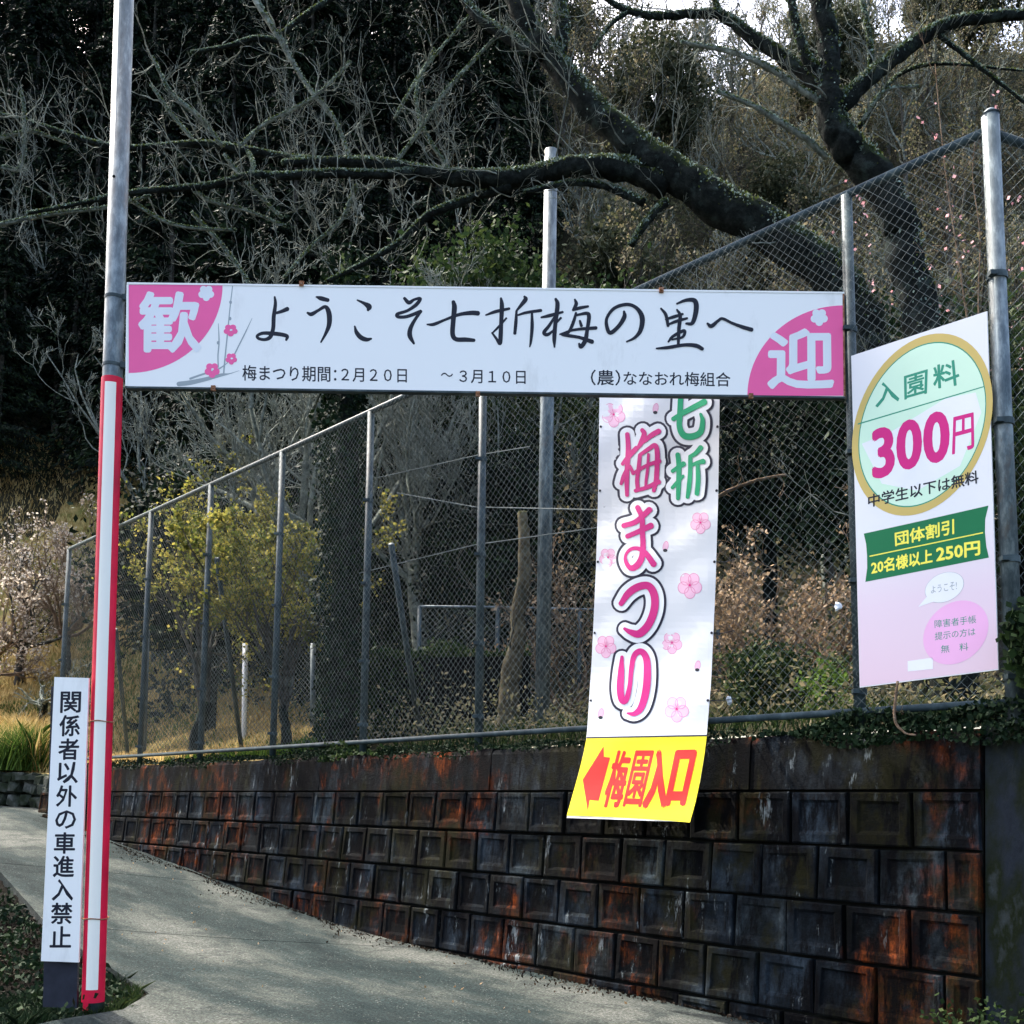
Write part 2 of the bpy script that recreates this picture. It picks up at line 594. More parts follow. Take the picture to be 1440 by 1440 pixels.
# left edge of the road and the wall side of the road, paired
def BW(s, n=6.80):
    p = SN(s, n, 0)
    return (p[0], p[1])
ROAD = [((-20, -9), (20, -9)), ((-6, 5.2), (8, 5.2)), ((-3.45, 6.3), BW(2.3)), ((-3.02, 7.08), BW(3)), ((-2.72, 7.42), BW(4.5)),
        ((-2.72, 7.95), BW(5.5)), ((-3.4, 8.9), BW(8)), ((-4.6, 10.4), BW(11)), ((-6.4, 13), BW(14)), ((-9.5, 16), BW(18)),
        ((-13, 18.4), (-9.25, 20.35)), ((-20, 20.3), (-20, 23.6)), ((-40, 22), (-40, 26))]
def build_road():
    rt = empty('road', (0, 8, 0))
    tag(rt, kind='structure')
    bm = bmesh.new()
    rows = []
    for i in range(len(ROAD) - 1):
        sub = 6
        for k in range(sub if i < len(ROAD) - 2 else sub + 1):
            t = k / sub
            l = [ROAD[i][0][c] * (1 - t) + ROAD[i + 1][0][c] * t for c in (0, 1)]
            r = [ROAD[i][1][c] * (1 - t) + ROAD[i + 1][1][c] * t for c in (0, 1)]
            rows.append([bm.verts.new((l[0] * (1 - u) + r[0] * u, l[1] * (1 - u) + r[1] * u, 0)) for u in np.linspace(0, 1, 13)])
    for a, c in zip(rows, rows[1:]):
        for j in range(12):
            bm.faces.new((a[j], a[j + 1], c[j + 1], c[j]))
    for v in bm.verts:
        v.co.z = zroad(v.co.x, v.co.y)
    joints = [-1, 10.35, 13.35]
    lims = [(-99, -1), (-1, 10.35), (10.35, 13.35), (13.35, 99)]
    for lo, hi in lims:
        b2 = bm.copy()
        g = .009
        bmesh.ops.bisect_plane(b2, geom=b2.verts[:] + b2.edges[:] + b2.faces[:], plane_co=(0, lo + g, 0), plane_no=(0.02, 1, 0), clear_inner=True)
        bmesh.ops.bisect_plane(b2, geom=b2.verts[:] + b2.edges[:] + b2.faces[:], plane_co=(0, hi - g, 0), plane_no=(0.02, 1, 0), clear_outer=True)
        ed = [e for e in b2.edges if e.is_boundary]
        ex = bmesh.ops.extrude_edge_only(b2, edges=ed)
        for v in ex['geom']:
            if isinstance(v, bmesh.types.BMVert):
                v.co.z -= .16
        me = bpy.data.meshes.new('road_slab')
        b2.to_mesh(me)
        b2.free()
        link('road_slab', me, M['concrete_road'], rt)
    bm.free()
build_road()

def xl_road(y):
    L = [p[0] for p in ROAD[2:]]
    return np.interp(y, [p[1] for p in L], [p[0] for p in L])
def verge_h(x, y):
    e = xl_road(y) - x
    z = zroad(x, y)
    dz = np.interp(e, [-99, -.25, 0, .12, .5, 1.1, 2.5, 8, 30], [-.34, -.34, -.05, -.06, -.20, -.24, -.05, .5, 3.0])
    return z + dz + .03 * np.sin(x * 7 + y * 3) * np.sin(y * 6)
def build_front_ground():
    xs = np.concatenate([np.arange(-60, -16, 2.0), np.arange(-16, 8, .2), np.arange(8, 60, 2.0)])
    ys = np.concatenate([np.arange(-40, 4, 2.0), np.arange(4, 21, .2), np.arange(21, 32, 1.0)])
    X, Y = np.meshgrid(xs, ys, indexing='ij')
    Z = verge_h(X, Y)
    V = np.stack([X, Y, Z], 2).reshape(-1, 3)
    nx, ny = len(xs), len(ys)
    i, j = np.meshgrid(np.arange(nx - 1), np.arange(ny - 1), indexing='ij')
    a = (i * ny + j).ravel()
    F = np.stack([a, a + ny, a + ny + 1, a + 1], 1)
    c = V[F].mean(1)
    keep = (c[:, 1] < np.interp(c[:, 0], *YB) + .9) & (c[:, 2] < 2.6)
    o = link('ground', npmesh('ground', V, F[keep], 4), M['soil'], None, True)
    tag(o, kind='structure')
build_front_ground()

# ------------------------------------------------------------------ THE BLOCK RETAINING WALL
def m_wall(name, cop):
    m, ns, ls, b = new_mat(name, .9, .06)
    a = noise(ns, ls, 2.3, 8, .75, stretch=(1, 1, .6))
    c = ramp(ns, ls, a, [(.36, (.002, .003, .003)), (.48, (.008, .010, .012)), (.57, (.020, .025, .029)), (.68, (.050, .060, .066))])
    if not cop:      # every block weathered its own way
        oi = N(ns, 'ShaderNodeObjectInfo')
        c = mix(ns, ls, 1.0, c, ramp(ns, ls, oi.outputs['Random'], [(0, (.25, .25, .22)), (.35, (.8, .9, 1.0)), (.6, (1.2, 1.4, 1.6)), (.8, (.6, .5, .4)), (.92, (2.0, 2.2, 2.2)), (1, (1, 1, 1))]), 'MULTIPLY')
    o1 = noise(ns, ls, .80, 6, .60, stretch=(1, 1, .75))
    o2 = noise(ns, ls, 3.0, 6, .7, stretch=(1, 1, .75))
    mk = N(ns, 'ShaderNodeMath', operation='MULTIPLY')
    ls.new(ramp(ns, ls, o1, [(.475, 0.), (.53, .95)]), mk.inputs[0])
    ls.new(ramp(ns, ls, o2, [(.44, 0.), (.53, .95)]), mk.inputs[1])
    o3 = noise(ns, ls, 9.0, 6, .75, stretch=(1, 1, .4))
    c = mix(ns, ls, mk.outputs[0], c, ramp(ns, ls, o3, [(.42, (.030, .008, .003)), (.54, (.095, .022, .005)), (.64, (.25, .052, .009))]))
    g1 = noise(ns, ls, 1.5, 6, .7, stretch=(1, 1, .8))
    c = mix(ns, ls, ramp(ns, ls, g1, [(.49, 0.), (.60, .85)]), c, (.014, .013, .004))
    k1 = noise(ns, ls, 5.5, 8, .78, stretch=(1, 1, .22))
    c = mix(ns, ls, ramp(ns, ls, k1, [(.47, 0.), (.56, .93)]), c, (.0022, .0022, .0028))
    w1 = noise(ns, ls, 7.5, 6, .78, stretch=(1, 1, .20))
    w2 = noise(ns, ls, 1.3, 4, .6)
    mw = N(ns, 'ShaderNodeMath', operation='MULTIPLY')
    ls.new(ramp(ns, ls, w1, [(.60, 0.), (.67, .9)]), mw.inputs[0])
    ls.new(ramp(ns, ls, w2, [(.46, 0.), (.54, .95)]), mw.inputs[1])
    c = mix(ns, ls, mw.outputs[0], c, (.24, .27, .27))
    ls.new(c, b.inputs['Base Color'])
    bump(ns, ls, b, noise(ns, ls, 30, 8, .8), 1.0, .025)
    return m
M['block'] = m_wall('mossy_block', False)
M['cope'] = m_wall('mossy_cast_concrete', True)
M['pier'] = m_mix('damp_black_concrete', [(.004, .005, .006), (.014, .018, .024), (.008, .011, .005), (.05, .06, .07)], 2.2, .85, .5, .02, stretch=(1, 1, .5))
M['mortar'] = m_mix('black_joint', [(.004, .004, .004), (.012, .013, .011)], 8, .95, .4, .01)

WZ0, WH = 1.70, .387
def nface(z): return 6.75 - .11 * (2.12 - z)
wall = empty('retaining_wall', SN(9, 6.7, 0))
tag(wall, 'dark mossy retaining wall of recessed concrete blocks with orange stains along the road', 'wall')
BL = .455
def block_mesh(v, BL=BL):
    """one cast block: framed face with a sunken panel and a sill; local x along the wall, y out of it, z up"""
    r = random.Random(v)
    w, h, dp = BL - .022, WH - .020, .10
    m = MB()
    rim, ins = .05 + r.uniform(-.012, .018), .014 + r.uniform(-.008, .008)
    X0, X1, Z0, Z1 = 0, w, 0, h
    x0, x1, z0, z1 = rim, w - rim, rim * 1.15, h - rim
    a = .018
    jit = lambda: r.uniform(-.004, .004)
    sh = r.uniform(.0, .022)
    jx = lambda: r.uniform(-.006, .006)
    O = [(X0 + jx(), 0 + jit(), Z0), (X1 + jx(), 0 + jit(), Z0), (X1 + sh + jx(), 0 + jit(), Z1 + jx()), (X0 + sh + jx(), 0 + jit(), Z1 + jx())]
    C = [(X0 + .012 + jx(), .010, Z0 + .012), (X1 - .012 + jx(), .010, Z0 + .012), (X1 - .012 + sh + jx(), .010, Z1 - .012), (X0 + .012 + sh + jx(), .010, Z1 - .012)]
    I = [(x0 + jx(), .010, z0 + jx()), (x1 + jx(), .010, z0 + jx()), (x1 + sh + jx(), .010, z1 + jx()), (x0 + sh + jx(), .010, z1 + jx())]
    B = [(x0 + a, .010 - ins, z0 + a * 1.6), (x1 - a, .010 - ins * .8, z0 + a * 1.6), (x1 - a + sh, .010 - ins, z1 - a), (x0 + a + sh, .010 - ins * 1.1, z1 - a)]
    K = [(x, -dp, z) for x, y, z in O]
    vs = K + O + C + I + B
    fs = []
    for q in range(4):
        for i in range(4):
            j = (i + 1) % 4
            fs.append((q * 4 + i, q * 4 + j, q * 4 + 4 + j, q * 4 + 4 + i))
    fs.append((16, 17, 18, 19))
    m.add(vs, fs)
    me = m.mesh('concrete_block')
    me.materials.append(M['block'])
    return me
BM = [block_mesh(i) for i in range(14)] + [block_mesh(99, BL / 2)]
def build_wall():
    s0, s1 = 2.72, 19.2
    count = 0
    lean = math.atan(.11)
    for k in range(6):
        ztop = WZ0 - k * WH
        zb = ztop - WH
        off = (.5 if k % 2 else 0) * BL
        s = s0 - off
        while s < s1:
            half = s < s0 - .02
            if True:
                p = SN(s + BL / 2, 6.6, 0)
                if ztop > zroad(p[0], p[1]) + .03:
                    o = bpy.data.objects.new('concrete_block', BM[14] if half else random.choice(BM[:14]))
                    COL.objects.link(o)
                    p = SN(s0 if half else s, nface(zb) + random.uniform(-.014, .012), zb + .006)
                    # local x -> D2, local y -> -N2 (towards the road)
                    Rm = Matrix(((D2[0], -N2[0], 0), (D2[1], -N2[1], 0), (0, 0, 1))).to_4x4()
                    o.parent = wall
                    o.matrix_parent_inverse = Matrix.Translation(-Vector(wall.location))
                    o.matrix_basis = Matrix.Translation(p) @ Rm @ Matrix.Rotation(lean, 4, 'X') @ Matrix.Rotation(random.uniform(-.006, .006), 4, 'Y')
                    count += 1
            s += BL
    # dark body behind the blocks
    b = MB()
    def prism(mb, sa, sb, prof):
        vs = [SN(sa, n_, z_) for n_, z_ in prof] + [SN(sb, n_, z_) for n_, z_ in prof]
        k = len(prof)
        mb.add(vs, [tuple(range(k)), tuple(range(k, 2 * k))[::-1]] + [(i, i + k, (i + 1) % k + k, (i + 1) % k) for i in range(k)])
    prism(b, s0, s1, [(nface(-.6) + .045, -.6), (nface(1.70) + .045, 1.70), (7.15, 1.70), (7.15, -.6)])
    b.build('joint_backing', M['mortar'], wall)
    # cast concrete cap in lengths, with joints
    edges = [2.72, 4.45, 7.4, 10.4, 13.4, 16.3, 19.2]
    for a, c in zip(edges, edges[1:]):
        m = MB()
        nseg = max(2, int((c - a) / .25))
        prof = [(6.70, 1.705), (6.735, 2.05), (6.76, 2.10), (7.18, 2.115), (7.18, 1.705)]
        rows = []
        for i in range(nseg + 1):
            s = a + .006 + (c - a - .012) * i / nseg
            rows.append([SN(s, n_ + random.uniform(-.007, .007), z_ + (random.uniform(-.012, .012) if j in (2, 3) else 0)) for j, (n_, z_) in enumerate(prof)])
        base = 0
        vs = [v for r_ in rows for v in r_]
        fs = []
        k = len(prof)
        for i in range(nseg):
            for j in range(k):
                fs.append((i * k + j, i * k + (j + 1) % k, (i + 1) * k + (j + 1) % k, (i + 1) * k + j))
        fs += [tuple(range(k))[::-1], tuple(nseg * k + j for j in range(k))]
        m.add(vs, fs)
        m.build('coping', M['cope'], wall)
    # smooth corner pier at the near end and the return wall
    m = MB()
    def quadwall(p, q, thick, z0, z1, bat):
        p, q = np.array(p), np.array(q)
        t = (q - p) / np.linalg.norm(q - p)
        nn = np.array([t[1], -t[0]])
        c = []
        for z, o_ in ((z0, bat), (z1, 0)):
            c += [(*(p + nn * o_), z), (*(q + nn * o_), z), (*(q - nn * thick), z), (*(p - nn * thick), z)]
        m.hexa(c)
    a = SN(2.70, 6.76, 0)[:2]
    b_ = SN(2.12, 6.76, 0)[:2]
    quadwall(a, b_, .45, -.5, 2.12, .24)
    pier = m.build('corner_pier', M['pier'], wall)
    m = MB()
    quadwall(SN(2.10, 6.68, 0)[:2], np.array([16.0, 11.2]), .4, -.5, 2.12, .12)
    m.build('return_wall', M['pier'], wall)
    return count
NBLK = build_wall()

# low stone wall at the bend
M['stone'] = m_mix('field_stone', [(.008, .009, .008), (.02, .026, .014), (.05, .055, .045), (.14, .14, .125)], 2.6, .9, .8, .03)
def stone_mesh(seed):
    r = random.Random(seed)
    bm = bmesh.new()
    bmesh.ops.create_icosphere(bm, subdivisions=1, radius=.5)
    for v in bm.verts:
        v.co = Vector((math.copysign(abs(v.co.x * 2) ** .6 / 2, v.co.x), math.copysign(abs(v.co.y * 2) ** .6 / 2, v.co.y), math.copysign(abs(v.co.z * 2) ** .6 / 2, v.co.z)))
        v.co += Vector((r.uniform(-.06, .06), r.uniform(-.06, .06), r.uniform(-.06, .06)))
    me = bpy.data.meshes.new('stone')
    bm.to_mesh(me)
    bm.free()
    me.materials.append(M['stone'])
    return me
STM = [stone_mesh(i) for i in range(4)]
sw = empty('stone_wall', (-10, 20.9, 1.2))
tag(sw, 'low rough stone wall at the foot of the grassy slope where the road bends left', 'stone wall')
def stone_wall():
    pts = [(-8.55, 19.35), (-8.9, 20.1), (-9.6, 20.75), (-18, 23.35)]
    L = [0]
    for a, b in zip(pts, pts[1:]): L.append(L[-1] + math.dist(a, b))
    row = 0
    for zz, hh in ((-.05, .30), (.22, .26), (.44, .24)):
        t = random.uniform(0, .2)
        while t < L[-1]:
            w = random.uniform(.28, .48)
            x = np.interp(t, L, [p[0] for p in pts]); y = np.interp(t, L, [p[1] for p in pts])
            x2 = np.interp(min(t + .1, L[-1]), L, [p[0] for p in pts]); y2 = np.interp(min(t + .1, L[-1]), L, [p[1] for p in pts])
            o = bpy.data.objects.new('stone', random.choice(STM))
            COL.objects.link(o)
            o.parent = sw
            o.matrix_parent_inverse = Matrix.Translation(-Vector(sw.location))
            o.location = (x, y + random.uniform(-.04, .04), zroad(x, y) + zz + hh / 2)
            o.rotation_euler = (random.uniform(-.15, .15), random.uniform(-.15, .15), math.atan2(y2 - y, x2 - x) if t + .1 < L[-1] else .3)
            o.scale = (w * 1.06, .42, hh * 1.12)
            t += w
    m = MB()
    for (a, b) in zip(pts, pts[1:]):
        t = np.array([b[0] - a[0], b[1] - a[1]]); t /= np.linalg.norm(t)
        nn = np.array([-t[1], t[0]])
        nn = nn if nn[1] > 0 else -nn
        c = []
        for z in (1.0, 1.98):
            c += [(*(np.array(a) + nn * .06), z), (*(np.array(b) + nn * .06), z), (*(np.array(b) + nn * .7), z), (*(np.array(a) + nn * .7), z)]
        m.hexa(c)
    m.build('earth_core', M['soil'], sw)
    m = MB()
    m.hexa([(-9.9, 20.55, 1.93), (-8.95, 20.2, 1.95), (-8.75, 20.7, 1.96), (-9.75, 21.1, 1.94), (-9.9, 20.55, 2.02), (-8.95, 20.2, 2.04), (-8.75, 20.7, 2.05), (-9.75, 21.1, 2.03)])
    m.build('flat_capstone', M['stone'], sw)
stone_wall()

# ------------------------------------------------------------------ THE CHAIN-LINK FENCE
NF = 6.87
fence = empty('chain_link_fence', SN(9, NF, 2.1))
tag(fence, 'tall weathered chain-link fence standing on top of the block wall', 'fence')
PS = [2.55, 3.62, 5.70, 7.75, 9.75, 11.75, 13.75, 15.78, 17.7, 19.3]
ZT, ZBm = 6.20, 2.26
def build_fence():
    for i, s in enumerate(PS):
        big = i == 0
        m = MB()
        p = SN(s, NF, 0)
        r = .058 if big else .043
        m.tube([(p[0], p[1], 2.0), (p[0], p[1], ZT + (.10 if big else -.01))], r, 14)
        if big:
            m.tube([(p[0], p[1], ZT + .10), (p[0], p[1], ZT + .14)], [r * 1.1, r * .5], 14)
        post = m.build('post', M['galv'] if big else M['post'], fence, True)
        m = MB()
        for z in (5.1, 4.15, 3.2, 2.42):
            z += random.uniform(-.05, .05)
            m = MB()
            m.tube([(p[0], p[1], z - .022), (p[0], p[1], z + .022)], r + .010, 12)
            q = p + np.array([-N2[0], -N2[1], 0]) * (r + .012)
            m.box((q[0], q[1], z), .05, .05, .03)
            link('clamp', m.mesh('clamp'), M['post'], post)
    m = MB()
    a, b = SN(PS[0], NF, ZT), SN(PS[-1], NF, ZT)
    m.tube([a, b], .032, 12)
    m.build('top_rail', M['post'], fence, True)
    m = MB()
    m.tube([SN(PS[0], NF - .03, ZBm), SN(PS[-1], NF - .03, ZBm)], .027, 10)
    m.build('bottom_rail', M['post'], fence, True)
    # the panels: one woven length of wire per bay
    def panel(pa, pb, z0, z1, pitch=.079, r=.0015, off=np.zeros(2)):
        pa, pb = np.array(pa[:2]) + off, np.array(pb[:2]) + off
        Lb = np.linalg.norm(pb - pa)
        t = (pb - pa) / Lb
        H = z1 - z0
        segs = []
        def pt(u, z): return np.array([pa[0] + t[0] * u, pa[1] + t[1] * u, z])
        c = -H
        while c < Lb:
            for sg in (1, -1):
                # line u = c + h (sg=1) ; mirrored for sg=-1
                h0, h1 = max(0, -c), min(H, Lb - c)
                if h1 - h0 > .02:
                    if sg == 1:
                        A_, B_ = pt(c + h0, z0 + h0), pt(c + h1, z0 + h1)
                    else:
                        A_, B_ = pt(c + h0, z1 - h0), pt(c + h1, z1 - h1)
                    segs.append((A_, B_, r, r))
            c += pitch
        return seg_mesh('mesh_panel', segs, 3)
    for a, b in zip(PS, PS[1:]):
        o = link('mesh_panel', panel(SN(a, NF, 0), SN(b, NF, 0), ZBm, ZT, off=-N2 * .045), M['wire'], fence)
        tag(o, kind='stuff')
    # slanting braces behind
    for (x0, y0, x1, y1) in ((305, 785, 342, 1052), (550, 765, 592, 1022), (163, 885, 182, 1062)):
        m = MB()
        A_ = PN(x0, y0, NF + .05)
        B_ = PN(x1, y1, NF + 1.5)
        B_[2] = min(B_[2], back_h(B_[0], B_[1]) - .05)
        m.tube([A_, B_], .036, 10)
        m.build('brace', M['post'], fence, True)
    # return length at the corner
    p0 = SN(PS[0], NF, 0)
    for k in range(1, 5):
        q = p0[:2] + np.array([.93, .37]) * 2.3 * k
        m = MB()
        m.tube([(q[0], q[1], 2.0), (q[0], q[1], ZT)], .043, 12)
        m.build('post', M['post'], fence, True)
    q = p0[:2] + np.array([.93, .37]) * 9.2
    m = MB(); m.tube([(p0[0], p0[1], ZT - .03), (q[0], q[1], ZT)], .032, 10); m.build('top_rail', M['post'], fence, True)
    m = MB(); m.tube([(p0[0], p0[1], ZBm), (q[0], q[1], ZBm)], .027, 10); m.build('bottom_rail', M['post'], fence, True)
    for k in range(4):
        a = p0[:2] + np.array([.93, .37]) * 2.3 * k
        b = p0[:2] + np.array([.93, .37]) * 2.3 * (k + 1)
        tag(link('mesh_panel', panel(a, b, ZBm, ZT, off=np.array([.37, -.93]) * .045), M['wire'], fence), kind='stuff')
    m = MB()       # tension wires along the back
    for (a, ya, b, yb, c, yc) in ((558, 693, 668, 713, 842, 717), (530, 672, 672, 640, 745, 628), (505, 806, 668, 766, 840, 742)):
        A_, B_, C_ = PN(a, ya, NF + .5), PN(b, yb, NF + .5), PN(c, yc, NF + .5)
        m.tube([A_, B_, C_], .006, 5)
    m.build('strand', M['wire'], fence)
    return panel
panel_mesh = build_fence()

# lower white-railed fence further back
bf = empty('background_fence', P(720, 1000, 15.5))
tag(bf, 'lower chain-link fence with a pale top rail far behind the tall fence', 'fence')
def build_bf():
    pts = [P(590, 853, 15.6), P(700, 854, 15.8), P(815, 857, 16), P(1010, 862, 16.3)]
    m = MB(); m.tube(pts, .024, 8); m.build('top_rail', M['galv'], bf, True)
    for p in pts:
        m = MB(); m.tube([(p[0], p[1], p[2]), (p[0], p[1], back_h(p[0], p[1]) - .2)], .035, 8); m.build('post', M['post'], bf, True)
    for a, b in zip(pts, pts[1:]):
        o = link('mesh_panel', panel_mesh(a, b, min(a[2], b[2]) - 2.3, min(a[2], b[2]) - .02, .1, .0032), M['wire'], bf)
        tag(o, kind='stuff')
    pts = [P(207, 886, 20), P(345, 905, 19), P(440, 905, 18.5)]
    for i, p in enumerate(pts):
        m = MB(); m.tube([(p[0], p[1], p[2]), (p[0] + .05, p[1], back_h(p[0], p[1]) - .2)], .05, 8)
        m.build('post', M['whitep'] if i == 1 else M['galv'], bf, True)
    for a, b in zip(pts, pts[1:]):
        o = link('mesh_panel', panel_mesh(a, b, min(a[2], b[2]) - 2.2, min(a[2], b[2]) - .02, .1, .0045), M['wire'], bf)
        tag(o, kind='stuff')
build_bf()

# tall bare steel pole behind the fence
tp = MB()
pt_ = P(775, 212, 12.0); pb_ = P(762, 1018, 12.0)
tp.tube([(pb_[0], pb_[1], back_h(pb_[0], pb_[1]) - .3), pt_], [.09, .082], 16)
o = tp.build('steel_pole', M['galv'], None, True)
tag(o, 'tall bare galvanised pole rising behind the chain-link fence', 'pole')

# ------------------------------------------------------------------ THE GATE POLE
GP = np.array([-2.925, 7.42])
def pole_x(z): return P(130 + (1428 - 0) * 0, 1428, 7.42)[0] + 0 * z
ptop = P(176.5, -60, 7.42); pbot = P(131, 1425, 7.42)
gdir = (ptop - pbot) / (ptop[2] - pbot[2])
def gp(z): return pbot + gdir * (z - pbot[2])
gate = empty('gate_pole', gp(.1))
tag(gate, 'galvanised pole carrying the welcome sign, red and white reflective sheeting on its lower half', 'pole')
m = MB(); m.tube([gp(-.4), gp(ptop[2] + .6)], .0725, 24); m.build('shaft', M['galv'], gate, True)
ZS1 = P(155, 533, 7.42)[2]; ZS0 = P(130, 1408, 7.42)[2]
def arc_strip(z0, z1, f0, f1, r, mat, name):
    m = MB()
    a0, a1 = math.asin(f0), math.asin(f1)
    vs = []
    n = 8
    nz = 5
    for iz in range(nz):
        z = z0 + (z1 - z0) * iz / (nz - 1)
        c = gp(z)
        for i in range(n + 1):
            a = a0 + (a1 - a0) * i / n
            vs.append((c[0] + math.sin(a) * r, c[1] - math.cos(a) * r, z))
    fs = [(iz * (n + 1) + i, iz * (n + 1) + i + 1, (iz + 1) * (n + 1) + i + 1, (iz + 1) * (n + 1) + i) for iz in range(nz - 1) for i in range(n)]
    m.add(vs, fs)
    m.build(name, mat, gate, True)
RS = .0795
arc_strip(ZS0 + .09, ZS1 - .05, -.9999, -.90, RS, M['rwhite'], 'reflective_strip')
arc_strip(ZS0 + .09, ZS1 - .05, -.90, -.33, RS, M['rred'], 'reflective_strip')
arc_strip(ZS0 + .09, ZS1 - .05, -.33, .66, RS, M['rwhite'], 'reflective_strip')
arc_strip(ZS0 + .09, ZS1 - .05, .66, .9999, RS, M['rred'], 'reflective_strip')
arc_strip(ZS1 - .05, ZS1, -.9999, .9999, RS, M['rred'], 'reflective_band')
arc_strip(ZS0, ZS0 + .09, -.9999, .9999, RS, M['rred'], 'reflective_band')
arc_strip(ZS0 - .06, ZS0, -.6, -.05, RS, M['rred'], 'torn_sheet_end')
for py in (1015, 1291):
    z = P(140, py, 7.42)[2]
    c = gp(z)
    m = MB()
    m.tube([(c[0] + math.cos(t) * (RS + .003), c[1] + math.sin(t) * (RS + .003), z + .004 * math.sin(3 * t)) for t in np.linspace(0, 2 * PI, 25)], .0045, 6)
    m.tube([(c[0] - RS - .0, c[1] - .02, z), (c[0] - RS - .05, c[1] - .06, z + .004), (c[0] - RS - .10, c[1] - .075, z)], .0045, 6)
    m.build('binding_wire', M['rust'], gate)
for py in (420, 515):
    z = P(150, py, 7.42)[2]
    c = gp(z)
    m = MB()
    m.tube([(c[0], c[1], z - .012), (c[0], c[1], z + .012)], .0765, 24)
    m.box((c[0] + .085, c[1] - .02, z), .05, .03, .045)
    m.build('strap', M['post'], gate)
m = MB(); c = gp(P(160, 256, 7.42)[2])
m.tube([(c[0] - .008, c[1] - .0725, c[2]), (c[0] - .008, c[1] - .0745, c[2])], .012, 10)
m.build('bolt_hole', M['mortar'], gate)

# ------------------------------------------------------------------ THE WELCOME SIGN
YS = 7.32
def plane_y(Y):
    def f(px, py, lay): return P(px, py, Y - .0006 * lay - .0004)
    return f
ws = empty('welcome_sign', P(682, 480, YS))
tag(ws, 'long white welcome sign spanning the road with pink corners and black brush lettering', 'sign')
def slab(corners, thick, nrm):
    m = MB()
    nrm = np.asarray(nrm, float)
    c = [np.asarray(q, float) for q in corners]       # tl tr br bl
    m.hexa([c[3], c[2], c[2] + nrm * thick, c[3] + nrm * thick, c[0], c[1], c[1] + nrm * thick, c[0] + nrm * thick])
    return m
WC = [P(178.5, 398.5, YS), P(1187, 412, YS), P(1188.5, 559, YS), P(176.5, 544.5, YS)]
slab([c + np.array([0, .004, 0]) for c in WC], .045, (0, 1, 0)).build('panel', M['dark'], ws)
A = Art(plane_y(YS))
A.poly([(178.5, 398.5), (1187, 412), (1188.5, 559), (176.5, 544.5)], 'white', 0)
A.build(ws, {'white': 'white_face'})
def frame_bar(a, b, th, dep, mat=M['white']):
    a, b = np.array(a), np.array(b)
    m = MB()
    t = (b - a) / np.linalg.norm(b - a)
    up = np.cross(t, [0, 1, 0]); up /= np.linalg.norm(up)
    c = []
    for y in (-.004, dep):
        c += [a - up * th / 2 + [0, y, 0], b - up * th / 2 + [0, y, 0], b + up * th / 2 + [0, y, 0], a + up * th / 2 + [0, y, 0]]
    m.hexa([c[0], c[1], c[2], c[3], c[4], c[5], c[6], c[7]])
    m.build('frame_edge', mat, ws)
frame_bar(WC[0], WC[1], .014, .05)
frame_bar(WC[3], WC[2], .014, .05, M['post'])
frame_bar(WC[0] + [0.006, 0, -.01], WC[3] + [0.006, 0, .01], .014, .05)
frame_bar(WC[1] + [-.006, 0, -.01], WC[2] + [-.006, 0, .01], .012, .05, M['rust'])
for (x, y) in ((424, 399), (930, 408), (672, 554), (300, 546), (1056, 557)):
    p = P(x, y, YS - .006)
    m = MB(); m.box((p[0], p[1], p[2]), .032, .02, .038); m.box((p[0], p[1] - .012, p[2]), .014, .01, .014)
    m.build('clip', M['rust'], ws)
A = Art(plane_y(YS))
# pink corners
n = 26
A.poly([(181, 400.5)] + [(181 + 132 * math.cos(t), 400.5 + 124 * math.sin(t)) for t in np.linspace(0, PI / 2, n)], 'pink', 1)
A.poly([(1186, 556.5)] + [(1186 - 135 * math.cos(t), 556.5 - 127 * math.sin(t)) for t in np.linspace(0, PI / 2, n)], 'pink', 1)
A.text('歓', [(197, 412), (279, 412), (281, 494), (196, 494)], 'whitep', 2, .030)
A.text('迎', [(1082, 464), (1170, 464), (1171, 545), (1081, 545)], 'whitep', 2, .030)
flower(A, (290, 412), 11, 'whitep', None, 2)
flower(A, (1152, 446), 12, 'whitep', None, 2)
A.ell((290, 412), 4, 4, 'whitep', 2.3, 10); A.ell((1152, 446), 4, 4, 'whitep', 2.3, 10)
O1 = (160, 380)
gr = lambda pts, l: A.stroke(pts, 'gray', l, 0, O1, 4)
A.part('printed_branch')
gr([(365, 640, 26), (430, 632, 26), (520, 612, 22), (600, 590, 18), (650, 582, 6), (705, 565, 2)], 1)
gr([(668, 90, 5), (655, 200, 6), (640, 350, 7), (625, 500, 8), (618, 585, 9)], 1.2)
gr([(588, 300, 3), (592, 400, 7), (586, 480, 7), (588, 545, 7)], 1.4)
gr([(778, 270, 2), (740, 350, 6), (700, 430, 7), (675, 478, 7), (640, 520, 4), (580, 560, 9), (500, 585, 10), (430, 610, 12)], 1.6)
for x, y in ((587, 408), (657, 180), (654, 272)):
    A.ell((160 + x / 4, 380 + y / 4), 2.0, 2.6, 'gray', 1.9, 8)
flower(A, (324.3, 464.3), 8.5, 'pink', None, 2, sx=1.15)
flower(A, (325.2, 504.4), 8, 'pink', None, 2)
flower(A, (298.3, 520.6), 10.5, 'pink', None, 2)
for x, y in ((325, 464), (326, 504), (299, 519)):
    A.ell((x, y), 2.0, 1.3, 'whitep', 3, 8)
